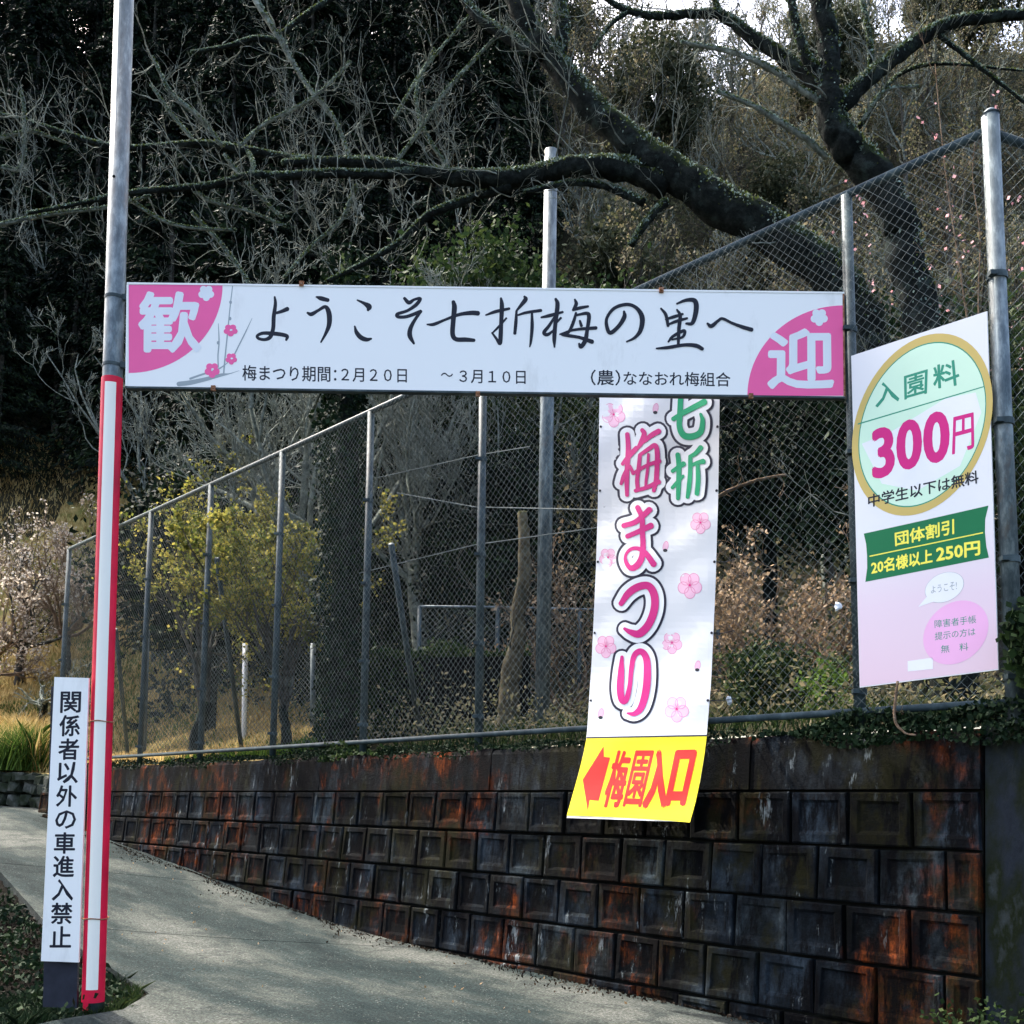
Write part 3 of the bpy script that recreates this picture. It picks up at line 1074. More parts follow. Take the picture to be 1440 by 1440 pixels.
# brush lettering, stroke by stroke
B1, B2, B3 = (160, 380), (500, 380), (840, 380)
lay = [1.0]
def br(o, pts, g=.62):
    A.stroke(pts, 'ink', lay[0], g, o, 4)
    lay[0] += .12
A.part('character'); br(B1, [(905, 150, 6), (909, 190, 14), (900, 260, 18), (896, 330, 18), (880, 375, 18), (850, 390, 13), (815, 384, 12), (808, 368, 12), (840, 354, 14), (895, 356, 18), (945, 362, 18), (975, 372, 16), (970, 392, 8)])
br(B1, [(908, 242, 9), (940, 233, 14), (976, 218, 20)])
A.part('character'); br(B1, [(1140, 150, 5), (1165, 158, 20), (1204, 168, 17)])
br(B1, [(1090, 240, 8), (1112, 247, 18), (1150, 226, 12), (1190, 206, 16), (1210, 240, 24), (1212, 300, 22), (1195, 350, 14), (1165, 405, 4)])
A.part('character'); br(B2, [(10, 168, 4), (48, 186, 14), (75, 205, 28), (70, 224, 10)])
br(B2, [(-5, 315, 4), (6, 350, 18), (30, 378, 22), (62, 390, 18), (88, 385, 6)])
A.part('character'); br(B2, [(275, 158, 12), (300, 182, 18), (330, 165, 10), (364, 160, 14), (340, 195, 16), (290, 228, 12), (236, 246, 14), (240, 262, 14), (290, 260, 14), (366, 232, 16)])
br(B2, [(362, 238, 12), (330, 285, 14), (308, 330, 20), (306, 370, 22), (328, 412, 8)])
A.part('character'); br(B2, [(403, 305, 4), (440, 304, 14), (500, 280, 10), (580, 250, 14), (650, 240, 20), (688, 242, 22)])
br(B2, [(550, 178, 16), (556, 210, 24), (549, 290, 22), (546, 360, 22), (566, 388, 20), (620, 390, 20), (666, 394, 14)])
A.part('character'); br(B2, [(733, 252, 4), (790, 232, 14), (864, 216, 10)])
br(B2, [(818, 158, 8), (823, 200, 20), (819, 300, 18), (816, 370, 20), (812, 412, 16), (792, 385, 10), (768, 352, 6)])
br(B2, [(768, 355, 4), (805, 318, 9), (848, 270, 6)])
br(B2, [(950, 148, 8), (956, 164, 20), (930, 198, 14), (905, 228, 6)])
br(B2, [(905, 230, 8), (902, 290, 14), (896, 355, 13)])
br(B2, [(915, 252, 6), (960, 238, 11), (1042, 226, 13)])
br(B2, [(992, 236, 8), (993, 320, 15), (986, 400, 10), (980, 430, 3)])
A.part('character'); br(B2, [(1045, 265, 6), (1095, 254, 15), (1165, 235, 8)])
br(B2, [(1126, 162, 10), (1136, 195, 20), (1124, 300, 18), (1118, 380, 18), (1119, 432, 5)])
br(B2, [(1120, 262, 8), (1090, 310, 13), (1060, 350, 16), (1080, 362, 14), (1118, 335, 6)])
br(B2, [(1125, 300, 6), (1155, 268, 8)])
br(B2, [(1234, 165, 6), (1241, 190, 16), (1224, 224, 10)])
br(B2, [(1224, 224, 8), (1262, 212, 14), (1308, 203, 8)])
br(B2, [(1240, 240, 8), (1226, 290, 14), (1198, 348, 12), (1160, 360, 10), (1200, 368, 14), (1260, 378, 13), (1330, 402, 20)])
br(B2, [(1244, 252, 8), (1300, 242, 14), (1313, 262, 18), (1304, 330, 16), (1292, 395, 20), (1268, 430, 18), (1258, 414, 8)])
br(B2, [(1150, 360, 5), (1230, 335, 10), (1352, 324, 15)])
br(B2, [(1262, 285, 8), (1270, 312, 13)])
A.part('character'); br(B3, [(150, 232, 8), (152, 262, 20), (122, 312, 18), (74, 352, 18), (54, 318, 16), (54, 268, 12), (95, 214, 14), (165, 192, 14), (220, 212, 16), (252, 265, 24), (244, 335, 20), (212, 378, 12), (165, 402, 4)])
A.part('character'); br(B3, [(358, 215, 6), (385, 250, 14), (398, 312, 12)])
br(B3, [(448, 188, 6), (500, 168, 14), (548, 172, 22), (556, 222, 24), (536, 295, 18), (500, 300, 8)])
br(B3, [(385, 276, 6), (430, 262, 14), (480, 246, 8)])
br(B3, [(398, 305, 6), (450, 285, 13), (505, 270, 8)])
br(B3, [(448, 222, 6), (466, 256, 15), (459, 330, 16), (455, 426, 10)])
br(B3, [(400, 402, 6), (425, 372, 12), (488, 340, 14), (480, 375, 10), (420, 390, 5)])
br(B3, [(333, 440, 5), (400, 434, 14), (490, 420, 14), (555, 424, 18), (590, 442, 16)])
A.part('character'); br(B3, [(620, 300, 8), (642, 314, 18), (680, 284, 12), (705, 272, 11), (760, 298, 11), (820, 320, 16), (868, 334, 18)])
A.part()
# small lettering
A.text('梅まつり期間：', [(341, 513.5), (473, 515.5), (473, 537), (341, 535)], 'ink', 1, .010)
A.text('２月２０日', [(480, 517.5), (572, 519), (572, 538), (480, 536.5)], 'ink', 1, .010)
A.text('～', [(620, 524), (637, 524.3), (637, 530), (620, 529.7)], 'ink', 1, .014)
A.text('３月１０日', [(646, 520), (739, 521.5), (739, 540), (646, 538.5)], 'ink', 1, .010)
A.text('（農）', [(831, 520), (872, 520.5), (872, 542), (831, 541.5)], 'ink', 1, .012)
A.text('ななおれ梅組合', [(877, 522), (1027, 524), (1027, 543.5), (877, 541.5)], 'ink', 1, .010)
A.build(ws, {'pink': 'pink_print', 'whitep': 'white_lettering', 'gray': 'printed_twigs', 'ink': 'black_lettering', 'white': 'white_face'})

# ------------------------------------------------------------------ NO-ENTRY SIGN wired to the pole
YN = 7.345
ne = empty('no_entry_sign', P(90, 1352, YN))
tag(ne, 'narrow white upright sign board with black lettering wired to the left of the striped pole', 'sign')
NC = [(76.5, 952), (125, 953.5), (110.5, 1353.5), (57.5, 1351.5)]
slab([P(x, y, YN + .003) for x, y in NC], .02, (0, 1, 0)).build('board', M['white'], ne)
A = Art(plane_y(YN))
A.poly(NC, 'white', 0)
for i, ch in enumerate('関係者以外の車進入禁止'):
    t = i / 10
    cx_, cy_ = 99.4 + (85.2 - 99.4) * t, 987 + (1317 - 987) * t
    w = 13.9 + .6 * t
    h = 14 if ch not in 'の' else 12
    A.text(ch, [(cx_ - w + .5, cy_ - h), (cx_ + w + .5, cy_ - h), (cx_ + w - .5, cy_ + h + 1), (cx_ - w - .5, cy_ + h + 1)], 'ink', 1, .022)
A.build(ne, {'white': 'white_face', 'ink': 'black_lettering'})
m = slab([P(72, 965, YN + .04), P(116, 965, YN + .04), P(108, 1418, YN + .04), P(60, 1416, YN + .04)], .03, (0, 1, 0))
m.build('backing_board', M['dark'], ne)

# ------------------------------------------------------------------ FESTIVAL BANNER hanging on the fence
NZ = ([1.2, 1.46, 1.80, 2.15, 2.8, 4.0, 5.2, 7], [6.20, 6.315, 6.445, 6.555, 6.64, 6.70, 6.73, 6.75])
def nprof(z):
    return sum(np.interp(z + k, *NZ) for k in (-.16, -.08, 0, .08, .16)) / 5
def surf_banner(px, py, lay):
    r = ray(px, py)
    rn = r[0] * N2[0] + r[1] * N2[1]
    t = 6.6 / rn
    for _ in range(6):
        z = EYE + r[2] * t
        t = nprof(z) / rn
    z = EYE + r[2] * t
    sc = (r[0] * D2[0] + r[1] * D2[1]) * t
    rip = .007 * math.sin(z * 4.3 + sc * 1.5) + .005 * math.sin(sc * 8 + z * 1.1) + .003 * math.sin(z * 13 + sc * 5)
    t = (nprof(z) + rip - .0009 * lay - .0005) / rn
    return np.array([0, 0, EYE]) + r * t
fb = empty('festival_banner', surf_banner(905, 1000, 0))
tag(fb, 'tall white hanging banner with pink brush characters and a yellow arrow panel at its foot', 'banner')
def edgeL(y): return float(np.interp(y, [480, 562, 700, 800, 930, 1037, 1060, 1090, 1120, 1147], [844, 843, 841, 838, 832, 825, 820.5, 813, 804.5, 797]))
def edgeR(y): return float(np.interp(y, [480, 562, 700, 830, 960, 1034, 1065, 1100, 1130, 1157], [1013, 1012, 1010, 1006, 1000, 994, 990, 984, 977.5, 970]))
cuts = [float(v) for v in list(range(497, 1020, 9)) + list(range(1020, 1160, 7))]
xc = [float(v) for v in range(800, 1012, 15)]
A = Art(surf_banner, cuts, xc)
ys = list(np.linspace(490, 1037, 26))
vs, fs = [], []
for i, y in enumerate(ys):
    for u in np.linspace(0, 1, 5):
        yy = y + (0 if i < 25 else 0) - 2.5 * u * (i / 25)
        vs.append((edgeL(y) * (1 - u) + edgeR(y) * u, yy, 0))
for i in range(len(ys) - 1):
    for j in range(4): fs.append((i * 5 + j, i * 5 + j + 1, i * 5 + j + 6, i * 5 + j + 5))
A.mesh(vs, fs, 'vinyl')
vs, fs = [], []
for i in range(18):
    t = i / 17
    for u in np.linspace(0, 1, 9):
        yl, yr = 1037.5 + (1147 - 1037.5) * t, 1035 + (1156.5 - 1035) * t
        x = edgeL(yl) * (1 - u) + edgeR(yr) * u
        vs.append((x, yl * (1 - u) + yr * u - (1.5 * math.sin(PI * u) * t), 0))
for i in range(17):
    for j in range(8): fs.append((i * 9 + j, i * 9 + j + 1, i * 9 + j + 10, i * 9 + j + 9))
A.mesh(vs, fs, 'yellow')
A.poly([(825, 1036.4), (994.2, 1033.2), (993.8, 1035.2), (824.6, 1038.4)], 'ink', 1.2)
Z6, Z7 = (780, 550), (780, 850)
K6, K7 = 4.8, 4.365
mag = [   # 梅 ま
    (Z6, K6, [(490, 290, 30), (496, 380, 34), (490, 500, 34), (486, 600, 32), (488, 702, 26)]),
    (Z6, K6, [(458, 492, 24), (500, 440, 34), (552, 385, 34)]),
    (Z6, K6, [(490, 520, 24), (465, 575, 28), (448, 625, 22)]),
    (Z6, K6, [(508, 505, 18), (530, 555, 26)]),
    (Z6, K6, [(590, 262, 28), (604, 290, 34), (582, 350, 34), (562, 382, 22)]),
    (Z6, K6, [(600, 342, 24), (650, 300, 34), (702, 270, 36)]),
    (Z6, K6, [(575, 432, 26), (566, 520, 28), (556, 600, 28), (562, 668, 30)]),
    (Z6, K6, [(578, 428, 24), (636, 388, 28), (678, 366, 32), (692, 420, 34), (690, 520, 34), (685, 600, 34), (668, 672, 26)]),
    (Z6, K6, [(540, 548, 22), (620, 502, 24), (706, 472, 30)]),
    (Z6, K6, [(545, 672, 26), (620, 650, 28), (702, 612, 34)]),
    (Z6, K6, [(632, 425, 18), (627, 520, 20), (617, 600, 20), (614, 648, 18)]),
    (Z6, K6, [(465, 908, 34), (550, 880, 36), (640, 800, 40)]),
    (Z6, K6, [(490, 980, 32), (560, 950, 34), (650, 908, 42)]),
    (Z6, K6, [(560, 785, 36), (588, 850, 36), (592, 950, 36), (596, 1050, 38), (585, 1130, 42), (550, 1182, 44), (510, 1192, 36), (480, 1150, 26), (480, 1105, 20), (512, 1068, 24), (560, 1062, 28), (612, 1092, 36), (668, 1168, 42)]),
    ((0, 0), 1, [(873, 849, 7), (884, 834, 10), (898, 825, 10.5), (912, 824, 10.5), (920, 837, 11), (920, 857, 11), (912, 878, 11), (899, 891, 11), (887, 889, 8), (878, 884, 4)]),
    (Z7, K7, [(413, 322, 20), (407, 420, 40), (402, 520, 44), (414, 588, 40), (440, 582, 34), (460, 500, 28), (470, 400, 30), (488, 315, 34), (528, 288, 38), (562, 330, 42), (568, 430, 46), (558, 540, 46), (530, 632, 42), (490, 670, 30), (446, 668, 12)]),
]
grn = [
    (Z6, K6, [(800, 188, 30), (880, 140, 36), (1010, 72, 42)]),
    (Z6, K6, [(850, 40, 36), (845, 150, 38), (842, 240, 38), (872, 298, 44), (930, 305, 44), (984, 275, 40), (998, 200, 32), (985, 155, 20)]),
    (Z6, K6, [(795, 540, 26), (870, 490, 34)]),
    (Z6, K6, [(830, 428, 32), (838, 500, 34), (836, 620, 34), (832, 725, 26)]),
    (Z6, K6, [(793, 652, 22), (832, 610, 26), (868, 572, 18)]),
    (Z6, K6, [(986, 380, 34), (950, 420, 30), (912, 442, 24)]),
    (Z6, K6, [(915, 450, 28), (914, 550, 30), (906, 650, 32), (896, 716, 24)]),
    (Z6, K6, [(918, 502, 24), (960, 484, 26), (1002, 474, 36)]),
    (Z6, K6, [(965, 500, 26), (968, 600, 32), (960, 692, 32)]),
]
k = 0
for lst, key, brk in ((mag, 'magenta', (0, 11, 14, 15)), (grn, 'green', (0, 2))):
    for q_, (o_, kk, pts) in enumerate(lst):
        if q_ in brk: A.part('character')
        A.stroke(pts, 'navy', 1.0 + k * .13, 10.6, o_, kk)
        A.stroke(pts, 'whitep', 6.0 + k * .13, 7.2, o_, kk)
        A.stroke(pts, key, 11.0 + k * .13, 0, o_, kk)
        k += 1
A.part()
for c, r in (((863, 583), 17), ((985, 735), 15), ((848.5, 783), 13), ((970, 823), 18), ((852, 909), 15.5), ((945, 904), 15), ((951.5, 997), 18)):
    if c[0] < 850 and c[1] < 800: c = (855, 784)
    flower(A, c, r, 'ppink' if False else 'ppink', 'pline', .35, sx=.92)
for c in ((922, 574), (852, 708), (936, 768), (981, 936), (845, 1003)):
    A.part('printed_bud')
    A.ell(c, 3.8, 7, 'ppink', .4, 14, rot=.2)
    A.ell(c, 4.0, 7.3, 'pline', .6, 14, rot=.2, inner=.86)
    A.ell((c[0] - .5, c[1] + 6), 3.2, 2.4, 'ink', .9, 10)
A.part()
q = lambda *p: [(780 + x / K7, 850 + y / K7) for x, y in p]
A.poly(q((172, 1075), (300, 870), (302, 935), (340, 940), (270, 1205), (215, 1200), (203, 1268)), 'red', 1.0)
A.text('梅', q((378, 900), (474, 905), (402, 1243), (292, 1240)), 'red', 1.3, .018)
A.text('園', q((500, 900), (606, 900), (526, 1240), (420, 1236)), 'red', 1.6, .014)
A.text('入', q((612, 898), (706, 898), (672, 1244), (545, 1244)), 'red', 1.9, .035)
A.text('口', q((752, 905), (862, 903), (790, 1225), (686, 1225)), 'red', 2.2, .04)
A.build(fb, {'vinyl': 'white_cloth', 'yellow': 'yellow_panel', 'ink': 'black_print', 'navy': 'navy_outline', 'whitep': 'white_outline',
             'magenta': 'pink_lettering', 'green': 'green_lettering', 'ppink': 'printed_bud', 'pline': 'bud_outline', 'red': 'red_lettering'})
# back of the banner so that it has thickness
A = Art(lambda x, y, l: surf_banner(x, y, -4), cuts, xc)
ys2 = list(np.linspace(490, 1150, 50))
vs, fs = [], []
for y in ys2:
    for u in (0, 1): vs.append((edgeL(y) * (1 - u) + edgeR(min(y + 8 * (y > 1100), 1157)) * u, y + (u * 6 * max(0, (y - 1040) / 110)), 0))
for i in range(len(ys2) - 1): fs.append((2 * i, 2 * i + 1, 2 * i + 3, 2 * i + 2))
A.mesh(vs, fs, 'vinyl')
A.build(fb, {'vinyl': 'cloth_back'})

for y in (600, 690, 790, 890, 985):
    for ex, sg in ((edgeL(y), -1), (edgeR(y), 1)):
        a = surf_banner(ex - sg * 2.5, y, 2)
        m = MB()
        e = SN(a[:2] @ D2 - sg * .09, NF - .05, a[2] + .03)
        m.tube([a, (a + e) / 2 + np.array([0, 0, -.012]), e], .0035, 5)
        m.tube([a + np.array([-N2[0], -N2[1], 0]) * .004, a + np.array([N2[0], N2[1], 0]) * .004], .011, 10)
        m.build('tie_cord', M['dark'], fb)

# ------------------------------------------------------------------ TICKET PRICE SIGN on the fence
NT = 6.79
def surf_t(px, py, lay): return PN(px, py, NT - .0006 * lay - .0004)
ts = empty('ticket_price_sign', PN(1300, 700, NT))
tag(ts, 'white price board with gold ring, pink 300 and green ribbon on the fence', 'sign')
TC = [(1197, 500.5), (1388, 437.5), (1404, 942), (1209, 967)]
slab([PN(x, y, NT) for x, y in TC], .012, (N2[0], N2[1], 0)).build('board', M['white'], ts)
A = Art(surf_t)
A.poly(TC, 'board', .2)
A.build(ts, {'board': 'white_face'})
def m_fade():
    m, ns, ls, b = new_mat('pale_pink_fading_print', .45, .4)
    g = N(ns, 'ShaderNodeNewGeometry')
    sx = N(ns, 'ShaderNodeSeparateXYZ')
    ls.new(g.outputs['Position'], sx.inputs[0])
    mr = N(ns, 'ShaderNodeMapRange')
    mr.inputs[1].default_value = 2.45
    mr.inputs[2].default_value = 3.55
    ls.new(sx.outputs[2], mr.inputs[0])
    ls.new(ramp(ns, ls, mr.outputs[0], [(0, (.70, .52, .60)), (.5, (.70, .57, .65)), (1, (.70, .71, .72))]), b.inputs['Base Color'])
    return m
M['fade'] = m_fade()
A = Art(surf_t)
def ts_pt(u, v):
    tl, tr, br_, bl = [np.array(c) for c in TC]
    p = (1 - u) * (1 - v) * tl + u * (1 - v) * tr + u * v * br_ + (1 - u) * v * bl
    return tuple(p)
A.poly([ts_pt(.003, .55), ts_pt(.997, .55), ts_pt(.997, .997), ts_pt(.003, .997)], 'fade', 1)
SK = -.33
C0 = (1297, 597)
A.ell(C0, 99, 124, 'gold', 1.5, 64, skew=SK, inner=.905)
A.ell(C0, 90, 112.5, 'teal', 1.6, 64, skew=SK, inner=.985)
A.ell(C0, 88.6, 110.8, 'pgreen', 1.7, 64, skew=SK)
A.poly([(1212, 624), (1255, 606), (1330, 560), (1372, 552), (1380, 580), (1350, 655), (1290, 690), (1240, 680)], 'whitep', 1.9)
T4, T5 = (1180, 430), (1180, 690)
def q4(*p): return [(T4[0] + x / 5.332, T4[1] + y / 5.332) for x, y in p]
def q5(*p): return [(T5[0] + x / 4.965, T5[1] + y / 4.965) for x, y in p]
A.poly(q4((140, 882), (1085, 602), (1085, 610), (140, 892)), 'teal', 2.2)
A.text('入', q4((275, 592), (448, 545), (448, 712), (275, 762)), 'teal', 2.4, .02)
A.text('園', q4((488, 530), (662, 478), (656, 655), (492, 702)), 'teal', 2.4, .016)
A.text('料', q4((705, 455), (885, 402), (905, 590), (710, 622)), 'teal', 2.4, .022)
A.text('3', q4((256, 945), (390, 905), (408, 1250), (264, 1292)), 'magenta', 2.4, .045, 4)
A.text('0', q4((442, 890), (604, 845), (608, 1188), (446, 1236)), 'magenta', 2.4, .045, 4)
A.text('0', q4((643, 832), (810, 785), (816, 1140), (648, 1186)), 'magenta', 2.4, .045, 4)
A.text('円', q4((860, 838), (1005, 802), (1010, 1066), (850, 1112)), 'magenta', 2.4, .014)
A.text('中学生以下は無料', [(1221, 696), (1375, 661), (1376, 679), (1221, 714)], 'ink', 2.6, .020)
A.poly(q5((172, 300), (600, 205), (1042, 104), (1020, 200), (1018, 290), (1028, 390), (1046, 467), (600, 555), (183, 637), (196, 540), (195, 450), (188, 370)), 'dgreen', 2.0)
A.poly(q5((213, 454), (1005, 289), (1005, 297), (213, 462)), 'ytext', 2.3)
A.text('団体割引', q5((390, 292), (800, 198), (801, 300), (394, 386)), 'ytext', 2.4, .028)
A.text('20名様以上', q5((225, 492), (650, 405), (650, 502), (228, 586)), 'ytext', 2.4, .030)
A.text('250円', q5((680, 392), (980, 352), (982, 446), (682, 500)), 'ytext', 2.4, .036)
A.ell((T5[0] + 815 / 4.965, T5[1] + 990 / 4.965), 46, 44, 'lav', 2.0, 40, skew=-.22)
A.ell((T5[0] + 735 / 4.965, T5[1] + 675 / 4.965), 27, 20.5, 'whitep', 2.0, 36, skew=-.22)
A.ell((T5[0] + 735 / 4.965, T5[1] + 675 / 4.965), 27.4, 20.9, 'gray', 2.1, 36, skew=-.22, inner=.985)
A.poly(q5((612, 740), (660, 775), (552, 812)), 'whitep', 2.2)
A.text('ようこそ!', q5((640, 668), (820, 630), (822, 690), (642, 718)), 'gray', 2.4, .004)
A.text('障害者手帳', q5((665, 905), (955, 868), (957, 925), (668, 960)), 'teal', 2.4, .0)
A.text('提示の方は', q5((668, 990), (950, 955), (952, 1010), (668, 1045)), 'teal', 2.4, .0)
A.text('無　料', q5((710, 1080), (900, 1060), (902, 1115), (712, 1135)), 'teal', 2.4, .0)
A.poly(q5((478, 1190), (655, 1165), (655, 1245), (480, 1262)), 'whitep', 2.0)
A.build(ts, {'fade': 'pale_pink_ground', 'gold': 'gold_ring', 'teal': 'green_lettering', 'pgreen': 'pale_green_disc', 'whitep': 'white_print',
             'magenta': 'pink_lettering', 'ink': 'black_lettering', 'dgreen': 'green_ribbon', 'ytext': 'yellow_lettering', 'lav': 'lilac_disc', 'gray': 'grey_lettering'})

# ------------------------------------------------------------------ PLANTS
M['bark'] = None
def m_bark(name, cols, moss=.6, lich=.5):
    m, ns, ls, b = new_mat(name, .95, .05)
    f = noise(ns, ls, 9, 8, .7)
    c = ramp(ns, ls, f, [(.3 + .4 * i / (len(cols) - 1), q) for i, q in enumerate(cols)])
    l1 = noise(ns, ls, 5.5, 6, .7)
    c = mix(ns, ls, ramp(ns, ls, l1, [(.53, 0.), (.63, lich)]), c, (.13, .18, .155) if moss < .5 else (.06, .085, .075))
    if moss:
        g = N(ns, 'ShaderNodeNewGeometry')
        sx = N(ns, 'ShaderNodeSeparateXYZ')
        ls.new(g.outputs['Normal'], sx.inputs[0])
        m1 = noise(ns, ls, 2.2, 5, .7)
        a = N(ns, 'ShaderNodeMath', operation='MULTIPLY')
        ls.new(ramp(ns, ls, sx.outputs[2], [(.15, 0.), (.6, 1.)]), a.inputs[0])
        ls.new(ramp(ns, ls, m1, [(.42, 0.), (.55, moss)]), a.inputs[1])
        c = mix(ns, ls, a.outputs[0], c, (.045, .075, .018))
    ls.new(c, b.inputs['Base Color'])
    bump(ns, ls, b, noise(ns, ls, 18, 8, .8), 1.0, .09)
    return m
M['bark'] = m_bark('dark_mossy_bark', [(.005, .007, .007), (.018, .022, .020), (.045, .054, .048)], .9, .60)
M['bark_pale'] = m_bark('pale_lichened_bark', [(.07, .075, .062), (.26, .285, .24), (.58, .62, .53)], 0, .25)
M['bark_mid'] = m_bark('grey_brown_bark', [(.03, .028, .022), (.09, .082, .068), (.20, .19, .165)], .2, .4)
M['bark_red'] = m_bark('red_brown_twigs', [(.14, .09, .06), (.30, .21, .14), (.46, .36, .26)], 0, .1)
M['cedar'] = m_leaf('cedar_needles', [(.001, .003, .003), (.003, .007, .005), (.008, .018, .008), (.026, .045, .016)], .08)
M['ever'] = m_leaf('evergreen_leaves', [(.006, .013, .005), (.014, .030, .010), (.03, .052, .016), (.07, .095, .028)], .22, .45)
M['ever2'] = m_leaf('muted_evergreen_leaves', [(.012, .018, .010), (.03, .038, .020), (.06, .068, .036), (.10, .10, .06)], .2)
M['ivy'] = m_leaf('ivy_leaves', [(.003, .009, .005), (.009, .021, .009), (.022, .040, .015)], .08, .4)
M['yleaf'] = m_leaf('yellow_leaves', [(.05, .075, .02), (.14, .16, .035), (.28, .25, .055), (.44, .37, .09)], .4)
M['brown'] = m_leaf('dry_brown_leaves', [(.09, .06, .035), (.20, .14, .08), (.34, .25, .16), (.48, .38, .27)], .3)
M['dbrown'] = m_leaf('old_dead_leaves', [(.005, .004, .003), (.014, .009, .005), (.04, .025, .014)], .05)
M['scrub'] = m_leaf('hillside_scrub', [(.030, .042, .020), (.09, .095, .045), (.17, .15, .085), (.24, .20, .13)], .35)
M['blossom'] = m_leaf('white_blossom', [(.36, .29, .22), (.52, .45, .36), (.68, .61, .52)], .35)
M['pblossom'] = m_leaf('pink_blossom', [(.42, .16, .18), (.60, .32, .34), (.70, .50, .50)], .4)
M['straw'] = m_leaf('dry_grass', [(.20, .14, .05), (.44, .31, .12), (.62, .46, .20), (.70, .58, .30)], .3)
M['grass'] = m_leaf('green_grass', [(.02, .05, .01), (.06, .11, .02), (.13, .20, .04)], .35)
M['mossl'] = m_leaf('moss_tufts', [(.02, .04, .01), (.06, .085, .02), (.12, .14, .035)], .2)
M['lichen'] = m_leaf('lichen_tufts', [(.07, .10, .085), (.18, .24, .20), (.34, .42, .35)], .2)

def nrm(v):
    return v / (np.linalg.norm(v) + 1e-9)

def grow(segs, p, d, L, r, lev, rnd, up=.10, wig=.22, nk=4, step=None, spread=.8, shrink=.62, tips=None, rmin=.0022):
    """a bare branch: a bending chain of short pieces with side branches"""
    n = max(3, int(L / (step or max(.07, L / 7))))
    sl_ = L / n
    p = np.array(p, float)
    d = nrm(np.array(d, float))
    kids = sorted(rnd.random() * .85 + .12 for _ in range(nk)) if lev > 0 else []
    for i in range(n):
        t0, t1 = i / n, (i + 1) / n
        d = nrm(d + np.array([rnd.gauss(0, wig), rnd.gauss(0, wig), rnd.gauss(0, wig) + up]))
        q = p + d * sl_
        segs.append((p, q, max(rmin, r * (1 - .75 * t0)), max(rmin, r * (1 - .75 * t1))))
        while kids and kids[0] < t1:
            t = kids.pop(0)
            a = nrm(np.cross(d, np.array([rnd.gauss(0, 1), rnd.gauss(0, 1), rnd.gauss(0, 1)])))
            dd = nrm(d + a * spread * rnd.uniform(.6, 1.3))
            grow(segs, q, dd, L * shrink * rnd.uniform(.5, 1.1) * (1.1 - .5 * t), max(rmin, r * (1 - .75 * t) * .55), lev - 1, rnd, up, wig, nk, step, spread, shrink, tips, rmin)
        p = q
    if tips is not None and lev <= 1:
        tips.append(p)

def spline(pts, m=6):
    p = np.array(pts, float)
    q = np.vstack([2 * p[0] - p[1], p, 2 * p[-1] - p[-2]])
    S = []
    for i in range(1, len(q) - 2):
        for j in range(m):
            t = j / m
            S.append(.5 * ((2 * q[i]) + (-q[i - 1] + q[i + 1]) * t + (2 * q[i - 1] - 5 * q[i] + 4 * q[i + 1] - q[i + 2]) * t * t + (-q[i - 1] + 3 * q[i] - 3 * q[i + 1] + q[i + 2]) * t ** 3))
    S.append(q[-2])
    return np.array(S)

def limb(paths):
    """paths: (px, py, depth, width in px) measured on the photograph, turned into real places and radii"""
    out = []
    for x, y, Y, w in paths:
        p = P(x, y, Y)
        out.append((*p, w * (.88 if w > 30 else 1) * Y / FPX / 2))
    return spline(out)

def build_limb(S, name, mat, parent, k=12, wob=.10, seed=1):
    m = MB()
    # knobbly wander of the centre line
    r = random.Random(seed)
    pts = [s[:3] + np.array([r.gauss(0, .10), r.gauss(0, .10), r.gauss(0, .10)]) * s[3] for s in S]
    m.tube(pts, [s[3] for s in S], k, True, wob, seed)
    return m.build(name, mat, parent, True)

def limb_growth(S, rnd, segs, dens, L, r, lev, up=.12, upb=.5, tips=None, nk=4):
    for a, b in zip(S, S[1:]):
        ln = np.linalg.norm(b[:3] - a[:3])
        k = dens * 1.7 * ln
        k = int(k) + (rnd.random() < k % 1)
        for _ in range(k):
            t = rnd.random()
            p = a[:3] * (1 - t) + b[:3] * t
            ax = nrm(b[:3] - a[:3])
            v = nrm(np.cross(ax, np.array([rnd.gauss(0, 1), rnd.gauss(0, 1), rnd.gauss(0, 1)])) + np.array([0, 0, upb]) + ax * rnd.uniform(-.1, .6))
            grow(segs, p + v * a[3] * .8, v, L * rnd.uniform(.4, 1.35), r * rnd.uniform(.6, 1.2), lev, rnd, up, .25, nk, tips=tips)

def tufts_on(S, rnd, n, spread=.9, topside=.35):
    C = []
    w = np.array([s[3] for s in S]) * 1.0
    w = w / w.sum()
    idx = rnd_np.choice(len(S), n, p=w)
    for i in idx:
        s = S[i]
        j = min(i + 1, len(S) - 1)
        t = rnd.random()
        p = s[:3] * (1 - t) + S[j][:3] * t
        v = nrm(np.array([rnd.gauss(0, 1), rnd.gauss(0, 1), abs(rnd.gauss(0, 1)) * 1.2 + topside]))
        C.append(p + v * s[3] * rnd.uniform(.85, 1.0 + .25 * spread))
    return np.array(C)
rnd_np = np.random.default_rng(5)

